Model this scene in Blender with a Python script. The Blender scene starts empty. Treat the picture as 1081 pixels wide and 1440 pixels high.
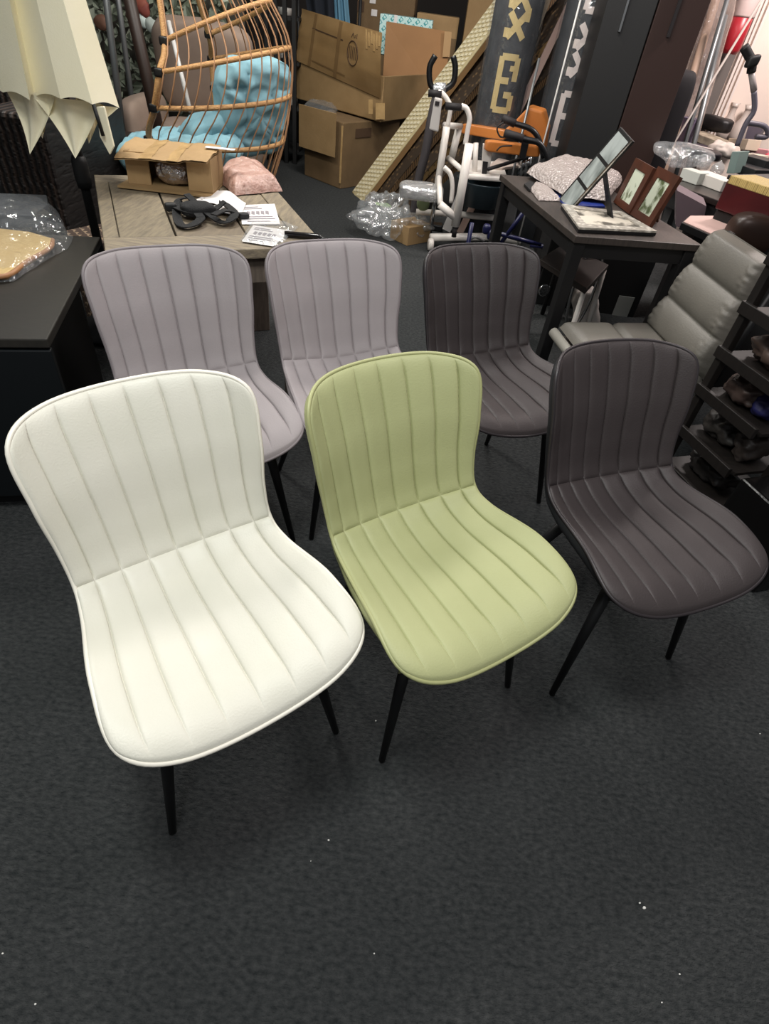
import bpy, math, random
from mathutils import Vector as V, Matrix, noise
rnd = random.Random(7)
S = bpy.context.scene
COL = S.collection
# ---------------------------------------------------------------- camera
F_PX, PITCH, ROLL, CAM_H = 790.97, 0.7444, 0.1387, 1.4153
cp, sp, cr, sr = math.cos(PITCH), math.sin(PITCH), math.cos(ROLL), math.sin(ROLL)
fw = V((0, cp, -sp)); up0 = V((0, sp, cp)); r0 = V((1, 0, 0))
rt = r0 * cr + up0 * sr
up = -r0 * sr + up0 * cr
cam_d = bpy.data.cameras.new('camera'); cam = bpy.data.objects.new('camera', cam_d); COL.objects.link(cam)
cam.matrix_world = Matrix(((rt.x, up.x, -fw.x, 0), (rt.y, up.y, -fw.y, 0), (rt.z, up.z, -fw.z, CAM_H), (0, 0, 0, 1)))
cam_d.sensor_fit = 'VERTICAL'; cam_d.sensor_height = 24; cam_d.lens = F_PX * 24 / 1440
cam_d.clip_start = 0.02
S.camera = cam
# ---------------------------------------------------------------- light and exposure
S.view_settings.view_transform = 'Standard'; S.view_settings.look = 'None'
S.view_settings.gamma = 1; S.view_settings.exposure = 0.3
w = bpy.data.worlds.new('world'); S.world = w; w.use_nodes = True
w.node_tree.nodes['Background'].inputs[0].default_value = (0.95, 0.97, 1.0, 1)
w.node_tree.nodes['Background'].inputs[1].default_value = 0.13
def area(name, loc, target, sx, sy, power, col):
    d = bpy.data.lights.new(name, 'AREA'); d.shape = 'RECTANGLE'; d.size = sx; d.size_y = sy
    d.energy = power; d.color = col
    o = bpy.data.objects.new(name, d); COL.objects.link(o); o.location = loc
    o.rotation_euler = (V(target) - V(loc)).to_track_quat('-Z', 'Y').to_euler()
    return o
area('ceiling_light', (-0.45, 0.55, 2.75), (-0.1, 1.0, 0), 0.6, 0.6, 28, (0.96, 1.0, 0.96))
area('ceiling_light', (0.95, 1.0, 2.9), (0.85, 1.1, 0), 0.5, 0.5, 18, (1.0, 0.90, 0.89))
area('ceiling_light', (-0.2, -0.9, 2.8), (0.1, 0.0, 0), 0.6, 0.6, 14, (0.97, 0.99, 1.0))
area('ceiling_light', (-1.6, 2.9, 2.9), (-1.3, 3.0, 0), 0.6, 0.6, 46, (1.0, 0.98, 0.92))
area('ceiling_light', (0.3, 3.4, 2.9), (0.4, 3.8, 0), 0.6, 0.6, 30, (1.0, 0.95, 0.92))
area('ceiling_light', (-0.5, 4.6, 2.9), (-0.6, 5.6, 0.4), 0.6, 0.6, 35, (1.0, 0.96, 0.88))
area('ceiling_light', (2.5, 4.4, 2.9), (2.6, 5.2, 0.4), 0.5, 0.5, 70, (1.0, 0.88, 0.84))
# ---------------------------------------------------------------- helpers
def A(px, py, z=None, Y=None, X=None):
    d = rt * ((px - 540.5) / F_PX) + up * ((720 - py) / F_PX) + fw
    o = V((0, 0, CAM_H))
    t = (z - o.z) / d.z if z is not None else (Y / d.y if Y is not None else X / d.x)
    return o + d * t
def srgb(h):
    h = h.lstrip('#'); c = [int(h[i:i + 2], 16) / 255 for i in (0, 2, 4)]
    return tuple(x / 12.92 if x <= .04045 else ((x + .055) / 1.055) ** 2.4 for x in c) + (1,)
MATS = {}
def mat(name, col, rough=.5, metal=0, col2=None, scale=40, stretch=(1, 1, 1), bump=0, bscale=None, spec=.5, trans=0, alpha=1, sheen=0, kind='noise', lo=.35, hi=.65, coat=0):
    if name in MATS: return MATS[name]
    m = bpy.data.materials.new(name); m.use_nodes = True; nt = m.node_tree; N = nt.nodes; L = nt.links
    b = N['Principled BSDF']; b.inputs['Base Color'].default_value = srgb(col)
    b.inputs['Roughness'].default_value = rough; b.inputs['Metallic'].default_value = metal
    b.inputs['Specular IOR Level'].default_value = spec
    b.inputs['Transmission Weight'].default_value = trans; b.inputs['Alpha'].default_value = alpha
    b.inputs['Sheen Weight'].default_value = sheen; b.inputs['Coat Weight'].default_value = coat
    tc = N.new('ShaderNodeTexCoord'); mp = N.new('ShaderNodeMapping'); mp.inputs['Scale'].default_value = stretch
    L.new(tc.outputs['Object'], mp.inputs[0])
    def tex(sc):
        if kind == 'wave':
            t = N.new('ShaderNodeTexWave'); t.inputs['Scale'].default_value = sc; t.inputs['Distortion'].default_value = 1.5; o = t.outputs['Fac']
        elif kind == 'voronoi':
            t = N.new('ShaderNodeTexVoronoi'); t.inputs['Scale'].default_value = sc; o = t.outputs['Distance']
        elif kind == 'brick':
            t = N.new('ShaderNodeTexBrick'); t.inputs['Scale'].default_value = sc; o = t.outputs['Fac']
        elif kind == 'magic':
            t = N.new('ShaderNodeTexMagic'); t.inputs['Scale'].default_value = sc; t.turbulence_depth = 4; o = t.outputs['Fac']
        else:
            t = N.new('ShaderNodeTexNoise'); t.inputs['Scale'].default_value = sc; t.inputs['Detail'].default_value = 5; o = t.outputs['Fac']
        L.new(mp.outputs[0], t.inputs['Vector']); return o
    if col2:
        r = N.new('ShaderNodeValToRGB'); r.color_ramp.elements[0].position = lo; r.color_ramp.elements[1].position = hi
        r.color_ramp.elements[0].color = srgb(col); r.color_ramp.elements[1].color = srgb(col2)
        L.new(tex(scale), r.inputs[0]); L.new(r.outputs[0], b.inputs['Base Color'])
    if bump:
        bp = N.new('ShaderNodeBump'); bp.inputs['Strength'].default_value = bump; bp.inputs['Distance'].default_value = .01
        L.new(tex(bscale or scale), bp.inputs['Height']); L.new(bp.outputs[0], b.inputs['Normal'])
    MATS[name] = m; return m
def film(name, col, clear=.7, bump=.8, scale=14, rough=.12):
    """clear plastic film: mostly see-through with glossy creases"""
    if name in MATS: return MATS[name]
    m = bpy.data.materials.new(name); m.use_nodes = True; nt = m.node_tree; N = nt.nodes; L = nt.links
    N.remove(N['Principled BSDF']); out = N['Material Output']
    t = N.new('ShaderNodeBsdfTransparent'); g = N.new('ShaderNodeBsdfGlossy'); d = N.new('ShaderNodeBsdfDiffuse')
    g.inputs['Roughness'].default_value = rough; g.inputs['Color'].default_value = (1, 1, 1, 1); d.inputs['Color'].default_value = srgb(col)
    m1 = N.new('ShaderNodeMixShader'); m1.inputs[0].default_value = .5
    m2 = N.new('ShaderNodeMixShader'); m2.inputs[0].default_value = 1 - clear
    nz = N.new('ShaderNodeTexNoise'); nz.inputs['Scale'].default_value = scale; nz.inputs['Detail'].default_value = 4
    bp = N.new('ShaderNodeBump'); bp.inputs['Strength'].default_value = bump; bp.inputs['Distance'].default_value = .02
    tc = N.new('ShaderNodeTexCoord'); L.new(tc.outputs['Object'], nz.inputs['Vector'])
    L.new(nz.outputs['Fac'], bp.inputs['Height']); L.new(bp.outputs[0], g.inputs['Normal']); L.new(bp.outputs[0], d.inputs['Normal'])
    L.new(d.outputs[0], m1.inputs[1]); L.new(g.outputs[0], m1.inputs[2])
    L.new(t.outputs[0], m2.inputs[1]); L.new(m1.outputs[0], m2.inputs[2]); L.new(m2.outputs[0], out.inputs[0])
    MATS[name] = m; return m
ORG = {}
def thing(name, label, cat, loc, group=None, rotz=0):
    o = bpy.data.objects.new(name, None); COL.objects.link(o); o.empty_display_size = .1
    o.location = loc; o.rotation_euler = (0, 0, rotz); o['label'] = label; o['category'] = cat
    if group: o['group'] = group
    ORG[o.name] = V(loc); return o
class MB:
    def __init__(s): s.v = []; s.f = []
    def add(s, vs, fs):
        n = len(s.v); s.v += [V(p) for p in vs]; s.f += [tuple(i + n for i in f) for f in fs]; return s
    def hexa(s, b, ext):
        """4 base corners + extrude vector"""
        b = [V(p) for p in b]; t = [p + V(ext) for p in b]
        return s.add(b + t, [(3, 2, 1, 0), (4, 5, 6, 7), (0, 1, 5, 4), (1, 2, 6, 5), (2, 3, 7, 6), (3, 0, 4, 7)])
    def prism(s, poly, ext):
        n = len(poly); b = [V(p) for p in poly]; t = [p + V(ext) for p in b]
        return s.add(b + t, [tuple(range(n))[::-1], tuple(range(n, 2 * n))] + [(i, (i + 1) % n, n + (i + 1) % n, n + i) for i in range(n)])
    def box(s, c, size, ax=None):
        a = [V((1, 0, 0)), V((0, 1, 0)), V((0, 0, 1))] if ax is None else [V(x).normalized() for x in ax]
        h = [a[i] * size[i] / 2 for i in range(3)]; c = V(c)
        return s.hexa([c - h[0] - h[1] - h[2], c + h[0] - h[1] - h[2], c + h[0] + h[1] - h[2], c - h[0] + h[1] - h[2]], h[2] * 2)
    def tube(s, pts, r, seg=10, closed=False, flat=None):
        pts = [V(p) for p in pts]; n = len(pts)
        rs = r if isinstance(r, (list, tuple)) else [r] * n
        vs = []; fs = []; pu = None
        for i, p in enumerate(pts):
            if closed: t = pts[(i + 1) % n] - pts[i - 1]
            else: t = pts[min(i + 1, n - 1)] - pts[max(i - 1, 0)]
            t.normalize()
            if pu is None:
                pu = t.orthogonal().normalized()
                if flat is not None:
                    q = V(flat) - t * t.dot(V(flat))
                    if q.length > 1e-6: pu = q.normalized()
            pu = (pu - t * t.dot(pu)).normalized(); pv = t.cross(pu)
            for k in range(seg):
                a = 2 * math.pi * k / seg
                vs.append(p + (pu * math.cos(a) + pv * math.sin(a)) * rs[i])
        m = n if closed else n - 1
        for i in range(m):
            for k in range(seg):
                a, b = i * seg + k, i * seg + (k + 1) % seg; j = ((i + 1) % n) * seg
                fs.append((a, b, j + (k + 1) % seg, j + k))
        if not closed: fs += [tuple(range(seg))[::-1], tuple((n - 1) * seg + k for k in range(seg))]
        return s.add(vs, fs)
    def ribbon(s, pts, wd, th, nrm):
        pts = [V(p) for p in pts]; n = len(pts); vs = []; fs = []
        for i, p in enumerate(pts):
            t = (pts[min(i + 1, n - 1)] - pts[max(i - 1, 0)]).normalized()
            nn = nrm[i] if isinstance(nrm, list) else nrm
            nn = V(nn); b = t.cross(nn).normalized(); u = b.cross(t).normalized()
            vs += [p + b * wd / 2 - u * th / 2, p - b * wd / 2 - u * th / 2, p - b * wd / 2 + u * th / 2, p + b * wd / 2 + u * th / 2]
        for i in range(n - 1):
            for k in range(4): fs.append((i * 4 + k, i * 4 + (k + 1) % 4, (i + 1) * 4 + (k + 1) % 4, (i + 1) * 4 + k))
        fs += [(3, 2, 1, 0), tuple((n - 1) * 4 + k for k in range(4))]
        return s.add(vs, fs)
    def lathe(s, prof, c, seg=24, axis=(0, 0, 1)):
        c = V(c); ax = V(axis).normalized(); u = ax.orthogonal().normalized(); v = ax.cross(u); n = len(prof); vs = []; fs = []
        for r, z in prof:
            for k in range(seg):
                a = 2 * math.pi * k / seg; vs.append(c + ax * z + (u * math.cos(a) + v * math.sin(a)) * max(r, 1e-4))
        for i in range(n - 1):
            for k in range(seg): fs.append((i * seg + k, i * seg + (k + 1) % seg, (i + 1) * seg + (k + 1) % seg, (i + 1) * seg + k))
        fs += [tuple(range(seg))[::-1], tuple((n - 1) * seg + k for k in range(seg))]
        return s.add(vs, fs)
    def grid(s, fn, nu, nv, closeu=False):
        vs = [fn(i / (nu if closeu else nu - 1), j / (nv - 1)) for j in range(nv) for i in range(nu)]; fs = []
        for j in range(nv - 1):
            for i in range(nu if closeu else nu - 1):
                a = j * nu + i; b = j * nu + (i + 1) % nu; fs.append((a, b, b + nu, a + nu))
        return s.add(vs, fs)
    def blob(s, c, ax, size, p=2.5, nz=0, ns=8, nu=40, nv=24, seed=0):
        """puffy superellipsoid with crumple noise"""
        c = V(c); a = [V(x).normalized() for x in ax]
        def sg(x, e): return math.copysign(abs(x) ** e, x)
        e = 2 / p
        def fn(u, v):
            th = 2 * math.pi * u; ph = math.pi * (v - .5)
            q = V((sg(math.cos(ph), e) * sg(math.cos(th), e), sg(math.cos(ph), e) * sg(math.sin(th), e), sg(math.sin(ph), e)))
            P = a[0] * q.x * size[0] / 2 + a[1] * q.y * size[1] / 2 + a[2] * q.z * size[2] / 2
            if nz:
                k = noise.noise((c + P) * ns + V((seed, seed * 2, 0))) + .5 * noise.noise((c + P) * ns * 2.3 + V((seed, 3, 1)))
                P = P * (1 + nz * k)
            return c + P
        return s.grid(fn, nu, nv, True)
    def build(s, name, m, parent=None, smooth=False, bevel=0, kind=None, label=None, seg=2, sub=0, local=False):
        me = bpy.data.meshes.new(name)
        off = V((0, 0, 0))
        if parent is not None and not local:
            root = parent
            while root.parent: root = root.parent
            off = ORG[root.name]
        loc = V((0, 0, 0))
        if parent is None:
            xs = [p for p in s.v]; lo = V([min(p[i] for p in xs) for i in range(3)]); hi = V([max(p[i] for p in xs) for i in range(3)])
            loc = V(((lo.x + hi.x) / 2, (lo.y + hi.y) / 2, lo.z)); off = loc
        me.from_pydata([tuple(p - off) for p in s.v], [], s.f); me.validate(); 
        if smooth:
            for p in me.polygons: p.use_smooth = True
        me.materials.append(m)
        o = bpy.data.objects.new(name, me); COL.objects.link(o); o.parent = parent; o.location = loc if parent is None else (0, 0, 0)
        import bmesh
        bm = bmesh.new(); bm.from_mesh(me); bmesh.ops.recalc_face_normals(bm, faces=bm.faces); bm.to_mesh(me); bm.free()
        if bevel:
            md = o.modifiers.new('bevel', 'BEVEL'); md.width = bevel; md.segments = seg; md.limit_method = 'ANGLE'; md.angle_limit = .6
        if sub:
            md = o.modifiers.new('subd', 'SUBSURF'); md.levels = sub; md.render_levels = sub
        if kind: o['kind'] = kind
        if label: o['label'] = label
        return o
def tag(o, label, cat, group=None, kind=None):
    o['label'] = label; o['category'] = cat
    if group: o['group'] = group
    if kind: o['kind'] = kind
    return o
def spl(P, n=8, closed=False):
    P = [V(p) for p in P]; out = []
    Q = [P[-1]] + P + [P[0], P[1]] if closed else [P[0] * 2 - P[1]] + P + [P[-1] * 2 - P[-2]]
    for i in range(1, len(Q) - 2):
        a, b, c, d = Q[i - 1:i + 3]
        for k in range(n):
            t = k / n
            out.append(.5 * ((2 * b) + (c - a) * t + (2 * a - 5 * b + 4 * c - d) * t * t + (3 * b - a - 3 * c + d) * t ** 3))
    if not closed: out.append(P[-1])
    return out
# ---------------------------------------------------------------- the setting
carpet = mat('charcoal_carpet', '#282b2c', .95, col2='#494a4a', scale=60, stretch=(1, 1.8, 1), bump=.9, bscale=130, spec=.12, lo=.25, hi=.78)
def struct(name, mb, m, **k):
    o = mb.build(name, m, **k); o['kind'] = 'structure'; return o
struct('floor', MB().hexa([(-6, -2, 0), (6, -2, 0), (6, 10, 0), (-6, 10, 0)], (0, 0, -.05)), carpet)
cream = mat('cream_wall_paint', '#e9d8cc', .8, col2='#e2d0c4', scale=3)
greyp = mat('grey_wall_paint', '#6b6460', .8)
darkw = mat('dark_wall_paint', '#2a2522', .9)
struct('wall_back', MB().hexa([(-6, 9, 0), (1.45, 9, 0), (1.45, 9.1, 0), (-6, 9.1, 0)], (0, 0, 3)), darkw)
struct('wall_left', MB().hexa([(-5, 1, 0), (-5.1, 1, 0), (-5.1, 9, 0), (-5, 9, 0)], (0, 0, 3)), darkw)
struct('wall_right', MB().hexa([(1.45, 5.9, 0), (5, 5.9, 0), (5, 6.0, 0), (1.45, 6.0, 0)], (0, 0, 3)), cream)
# ---------------------------------------------------------------- moulded dining chairs
CPT = [(0, -.2429, .419), (.1571, -.2372, .4444), (.2371, -.186, .4763), (.2368, -.0621, .5059), (.2144, .0876, .4935), (.2064, .1528, .514),
       (.2091, .1849, .5855), (.2183, .2068, .6832), (.2177, .2513, .7893), (.1452, .3219, .8087), (0, .3569, .8049)]
def outline(n=24):
    P = [V(p) for p in CPT]; mir = lambda p: V((-p.x, p.y, p.z))
    Q = [mir(P[1])] + P + [mir(P[-2])]; segs = []
    for i in range(1, len(Q) - 2):
        a, b, c, d = Q[i - 1:i + 3]
        segs.append([.5 * ((2 * b) + (c - a) * t + (2 * a - 5 * b + 4 * c - d) * t * t + (3 * b - a - 3 * c + d) * t ** 3) for t in [k / n for k in range(n)]])
    half = [p for s_ in segs for p in s_] + [P[-1]]
    return half
NS = 24
HALF = outline(NS)
def hv(x):
    x = max(0, min(len(HALF) - 1.0001, x)); i = int(x); f = x - i
    return HALF[i].lerp(HALF[i + 1], f)
CF, CT = 2 * NS, 8 * NS          # corner indices of the patch
TOT = 10 * NS
# arc-length even sampling for the front and top edges
def edge(a, b):
    pts = [hv(a + (b - a) * k / 60) for k in range(61)]; L = [0]
    for i in range(60): L.append(L[-1] + (pts[i + 1] - pts[i]).length)
    def f(t):
        s_ = t * L[-1]
        for i in range(60):
            if L[i + 1] >= s_:
                return pts[i].lerp(pts[i + 1], (s_ - L[i]) / max(1e-9, L[i + 1] - L[i]))
        return pts[-1]
    return f
eF, eT = edge(0, CF), edge(TOT, CT)
def Fc(u): p = eF(abs(u)); return V((math.copysign(p.x, u) if u else 0, p.y, p.z))
def Tc(u): p = eT(abs(u)); return V((math.copysign(p.x, u) if u else 0, p.y, p.z))
def Sd(v, s_): p = hv(CF + (CT - CF) * v); return V((p.x * s_, p.y, p.z))
c00, c10, c01, c11 = Sd(0, -1), Sd(0, 1), Sd(1, -1), Sd(1, 1)
def coons(u, v):
    a = (u + 1) / 2
    return (Fc(u) * (1 - v) + Tc(u) * v + Sd(v, -1) * (1 - a) + Sd(v, 1) * a
            - (c00 * (1 - a) * (1 - v) + c10 * a * (1 - v) + c01 * (1 - a) * v + c11 * a * v))
VC = .5
def shell(u, v):
    p = coons(u, v)
    k = (1 - u * u)
    g = math.exp(-((v - VC) / .16) ** 2)
    p = p + V((0, .012 * g * k, -.012 * g * k))
    p.z -= .010 * k * math.exp(-((v - .22) / .16) ** 2)
    if v < .5: p.z += .016 * max(0, 1 - abs(u) ** 4) * math.exp(-((v - .06) / .07) ** 2) * (1 if v > 0.001 else 0)
    return p
def nrm(u, v):
    e = .004; u0, u1 = max(-1, u - e), min(1, u + e); v0, v1 = max(0, v - e), min(1, v + e)
    n = (shell(u1, v) - shell(u0, v)).cross(shell(u, v1) - shell(u, v0))
    return n.normalized() if n.length > 1e-12 else V((0, 0, 1))
def pad(u, v, lo, hi):
    ed = min(1, (1 - abs(u)) / .06); vv = min((v - lo) / (.05), (hi - v) / .05); vv = max(0, min(1, vv))
    rim = math.sqrt(max(0, ed * (2 - ed))) * math.sqrt(max(0, vv * (2 - vv)))
    f = ((u + 1) * 4) % 1; d = min(f, 1 - f)
    chan = 1 - .5 * math.exp(-(d / .13) ** 1.3) - .5 * math.exp(-(d / .028) ** 1.5)
    if abs(u) > .9: chan = 1
    fade = min(1, max(0, (v - .02) / .10)) if lo == 0 else 1
    fade *= min(1, max(0, (.995 - v) / .05)) if hi == 1 else 1
    return rim * (.0070 - .0085 * (1 - chan) * fade)
def shell_mesh(lo, hi, nv):
    mb = MB()
    def fn(a, b):
        x = a * 8; f = x - int(x); u = -1 + (int(x) + f - .13 * math.sin(2 * math.pi * f)) / 4; v = lo + (hi - lo) * b
        return shell(u, v) + nrm(u, v) * pad(u, v, lo, hi)
    return mb.grid(fn, 193, nv)
SEAT = shell_mesh(0, VC, 60); BACK = shell_mesh(VC, 1, 60)
FULL = [HALF[i] for i in range(0, TOT + 1, 3)] + [V((-HALF[i].x, HALF[i].y, HALF[i].z)) for i in range(TOT - 3, 0, -3)]
OUT = MB()
def outer(a, b):
    u = -1 + 2 * a; v = b
    e = min(1, (1 - abs(u)) / .3) ; q = min(1, min(v, 1 - v) / .12)
    wv_ = max(0, min(1, (v - .42) / .12)); th = .015 - .011 * wv_ + .020 * math.sqrt(max(0, e * (2 - e))) * math.sqrt(max(0, q * (2 - q)))
    return shell(u, v) - nrm(u, v) * th
OUT.grid(outer, 61, 61)
n0 = len(OUT.v)
ring_i = [i for i in range(61)] + [60 + 61 * j for j in range(1, 61)] + [61 * 60 + i for i in range(59, -1, -1)] + [61 * j for j in range(59, 0, -1)]
ring_uv = [((i % 61) / 60, (i // 61) / 60) for i in ring_i]
OUT.v += [shell(-1 + 2 * a, b) - nrm(-1 + 2 * a, b) * .001 for a, b in ring_uv]
nr = len(ring_i)
OUT.f += [(ring_i[k], ring_i[(k + 1) % nr], n0 + (k + 1) % nr, n0 + k) for k in range(nr)]
steel = mat('black_powder_coat', '#0d0d0e', .45, spec=.4)
def dining_chair(x, y, rz, fabric, piping, shellm, label, group):
    t = thing('dining_chair', label, 'chair', (x, y, 0), group, rz)
    SEAT.build('seat', fabric, t, True, local=True)
    BACK.build('backrest', fabric, t, True, local=True)
    OUT.build('outer_shell', shellm, t, True, local=True)
    MB().tube(FULL, .0046, 8, closed=True).build('piping', piping, t, True, local=True)
    MB().box((0, -.09, .425), (.30, .03, .02)).box((0, .09, .425), (.28, .03, .02)).box((-.1, 0, .425), (.03, .2, .018)).box((.1, 0, .425), (.03, .2, .018)).build('under_frame', steel, t, bevel=.003, local=True)
    for sx in (-1, 1):
        for (a, b) in (((.145, -.105, .44), (.2125, -.163, 0)), ((.135, .10, .44), (.205, .235, 0))):
            a = V((a[0] * sx, a[1], a[2])); b = V((b[0] * sx, b[1], b[2] + .004))
            MB().tube([a, a.lerp(b, .5), b], [.0165, .0125, .0085], 14).build('leg', steel, t, True, local=True)
    return t
def leather(name, col, col2, rough, bscale=260):
    return mat(name, col, rough, col2=col2, scale=5, bump=.10, bscale=bscale, spec=.35, lo=.3, hi=.7)
white_l = leather('white_leather', '#cfcdbf', '#d5d2c6', .42)
green_l = leather('sage_green_leather', '#a1a477', '#a8ab7e', .5)
grey_l = leather('warm_grey_leather', '#918a8b', '#978f90', .55)
char_l = leather('charcoal_leather', '#352f2f', '#3c3636', .5)
grey_p = mat('grey_piping', '#7a7274', .5); char_p = mat('charcoal_piping', '#2c2729', .45)
white_p = mat('white_piping', '#e4dfd2', .4); green_p = mat('green_piping', '#a2a474', .45)
G = 'channel-stitched dining chairs in two rows'
dining_chair(-.3135, .6612, .7116, white_l, white_p, white_l, 'white leather dining chair with channel stitching and black legs, front row left', G)
dining_chair(.148, .8793, .6578, green_l, green_p, green_l, 'sage green leather dining chair in the middle of the front row', G)
dining_chair(.665, 1.112, .4406, char_l, char_p, mat('charcoal_shell', '#1d1e20', .5), 'charcoal dining chair beside the green chair, front row right', G)
dining_chair(-.5635, 1.3535, .5503, grey_l, grey_p, grey_l, 'warm grey dining chair directly behind the white chair', G)
dining_chair(-.1363, 1.5946, .5248, grey_l, grey_p, grey_l, 'warm grey dining chair directly behind the green chair', G)
dining_chair(.3317, 1.7564, .4936, char_l, char_p, mat('charcoal_shell', '#1d1e20', .5), 'charcoal dining chair in the back row, in front of the black desk', G)
# lint on the carpet
lint = mat('white_lint', '#e8e6e0', .8)
for (px, py, k) in [(462, 1182, .004), (528, 1014, .0035), (905, 1277, .006), (899, 1270, .004), (526, 1341, .003), (437, 1211, .002), (4, 1341, .003), (50, 1412, .003), (1068, 1032, .003), (955, 1370, .003), (930, 1410, .003)]:
    p = A(px, py, z=0)
    tag(MB().blob(p + V((0, 0, k * .4)), ((1, .3, 0), (-.3, 1, 0), (0, 0, 1)), (k * 1.3, k, k * .8), 2, .3, 300, 8, 6).build('lint_scrap', lint, smooth=True), 'tiny white scrap of lint lying on the dark carpet', 'scrap', 'white lint scraps on the carpet')
# ================================================================ left side: folding desk
U = V((0, 0, 1))
black_lam = mat('black_laminate', '#2a2825', .38, col2='#312e2a', scale=30, stretch=(1, 8, 1), spec=.45)
blk = mat('matte_black', '#0b0b0c', .6)
navyblk = mat('blue_black_panel', '#0d1114', .45)
chrome = mat('chrome', '#c9c9c9', .18, metal=1)
clearf = film('clear_plastic_bag', '#c8ccce', .70, 1.0, 16)
clearer = film('very_clear_bag', '#c8ccce', .84, 1.0, 16)
thinf = film('thin_plastic_wrap', '#b0b4b8', .8, .9, 10)
DZ = .62
c = A(66, 477, z=DZ); fr = A(141, 333, z=DZ); al = (A(0, 474, z=DZ) - c).normalized(); bk = (fr - c)
al = (al - bk.normalized() * al.dot(bk.normalized())).normalized()
t = thing('folding_desk', 'black folding desk with drop leaf beside the white chair, at the left edge', 'desk', (c.x + al.x * .5, c.y + al.y * .5, 0))
MB().hexa([c - U * .028, c + al * 1.1 - U * .028, c + al * 1.1 + bk - U * .028, c + bk - U * .028], U * .028).build('desk_top', black_lam, t, bevel=.004)
nf = -bk.normalized()
MB().hexa([c + nf * .002 - U * (DZ - .06), c + al * 1.1 + nf * .002 - U * (DZ - .06), c + al * 1.1 - nf * .02 - U * (DZ - .06), c - nf * .02 - U * (DZ - .06)], U * (DZ - .06 - .034)).build('drop_leaf', navyblk, t, bevel=.003)
q = c + al * .03 - nf * .04
MB().hexa([q - U * DZ, q + al * 1.0 - U * DZ, q + al * 1.0 - nf * .02 - U * DZ, q - nf * .02 - U * DZ], U * .059).build('plinth', blk, t)
q = c + al * .10 - nf * .04
MB().hexa([q - U * DZ, q + al * .02 - U * DZ, q + al * .02 + bk * .85 - U * DZ, q + bk * .85 - U * DZ], U * (DZ - .03)).build('side_panel', blk, t)
q = c + al * .145 + nf * .006
MB().hexa([q - U * .034, q + al * .3 - U * .034, q + al * .3 - nf * .008 - U * .034, q - nf * .008 - U * .034], U * .006).build('hinge', chrome, t)
# bagged cane panel on the desk
def crumple(mb, poly, z, h, nz=.02, n=34, seed=0, dome=1):
    """thin crumpled sheet over a polygon (fan grid), arching h above z"""
    cen = sum(poly, V((0, 0, 0))) / len(poly); N = len(poly)
    def edge_(u):
        x = u * N; i = int(x) % N; f = x - int(x); return poly[i].lerp(poly[(i + 1) % N], f)
    def fn(u, v):
        e = edge_(u % 1.0); p = cen.lerp(e, max(v, .01)); 
        k = (1 - v ** 4)
        p = V((p.x, p.y, z + h * k ** .7 * dome + .003))
        q = V((p.x * 13 + seed, p.y * 13, seed)); p.z += nz * (noise.noise(q) + .6 * noise.noise(q * 2.7)) * (.4 + .6 * k)
        p.z = max(p.z, z + .003)
        p.x += nz * .5 * noise.noise(q * 1.9 + V((5, 5, 5))) ; p.y += nz * .5 * noise.noise(q * 1.9 + V((9, 1, 5)))
        return p
    return mb.grid(fn, n * 3, n // 2, True)
zc = DZ
poly = [A(*p, z=zc) for p in [(-40, 345), (0, 331), (45, 336), (76, 345), (72, 357), (40, 376), (12, 396), (-40, 396)]]
bamb = mat('bamboo_slats', '#b89a62', .5, col2='#cdb27c', scale=60, stretch=(1, 12, 1))
t = thing('cane_panel', 'tan cane panel wrapped in clear plastic, lying on the black folding desk', 'panel', poly[0].lerp(poly[4], .5))
MB().prism([p + U * .004 for p in poly], U * .022).build('cane_board', bamb, t, bevel=.005)
rim = [p + U * .018 for p in poly[3:8]]
MB().tube(spl(rim, 5), .008, 8).build('cane_edge', mat('cane_edge', '#a0714a', .5), t, True)
pb = [A(*p, z=zc) for p in [(-60, 335), (0, 316), (50, 308), (88, 318), (104, 337), (97, 350), (70, 366), (38, 385), (20, 397), (-60, 402)]]
crumple(MB(), pb, zc, .038, .012, 40, 3).build('plastic_bag', clearer, t, True)
gb = [A(*p, z=zc) for p in [(-50, 318), (50, 322), (72, 306), (70, 292), (-50, 288)]]
t = thing('grey_box', 'flat grey box in clear plastic behind the cane panel on the black desk', 'box', gb[0].lerp(gb[2], .5))
MB().prism([p + U * .003 for p in gb], U * .045).build('carton', mat('grey_card', '#4a4c4e', .5), t, bevel=.004)
gp = [A(*p, z=zc) for p in [(-60, 325), (60, 328), (92, 322), (84, 304), (66, 290), (-60, 286)]]
crumple(MB(), gp, zc, .06, .012, 34, 9).build('plastic_bag', thinf, t, True)
# ================================================================ rattan armchair in the back left
rattan = mat('dark_rattan', '#33261f', .6, col2='#15100e', scale=34, stretch=(.25, .25, 1), kind='wave', bump=1.0, bscale=34)
t = thing('rattan_armchair', 'dark brown woven rattan armchair half hidden under the cream parasol', 'armchair', (-2.3, 3.3, 0))
x1 = -1.84
MB().hexa([(x1, 3.0, .02), (x1 - .3, 3.0, .02), (x1 - .3, 3.85, .02), (x1, 3.85, .02)], U * .80).build('arm', rattan, t, bevel=.02)
MB().hexa([(x1 - .3, 3.05, .02), (x1 - 1.2, 3.05, .02), (x1 - 1.2, 3.85, .02), (x1 - .3, 3.85, .02)], U * .34).build('seat_base', rattan, t, bevel=.02)
MB().hexa([(x1 - .3, 3.7, .37), (x1 - 1.2, 3.7, .37), (x1 - 1.2, 3.88, .37), (x1 - .3, 3.88, .37)], U * .5).build('back', rattan, t, bevel=.02)
MB().blob((x1 - .72, 3.33, .44), ((1, 0, 0), (0, 1, 0), U), (.8, .66, .16), 5).build('cushion', mat('charcoal_cushion', '#1d1c1c', .8), t, True)
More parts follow.
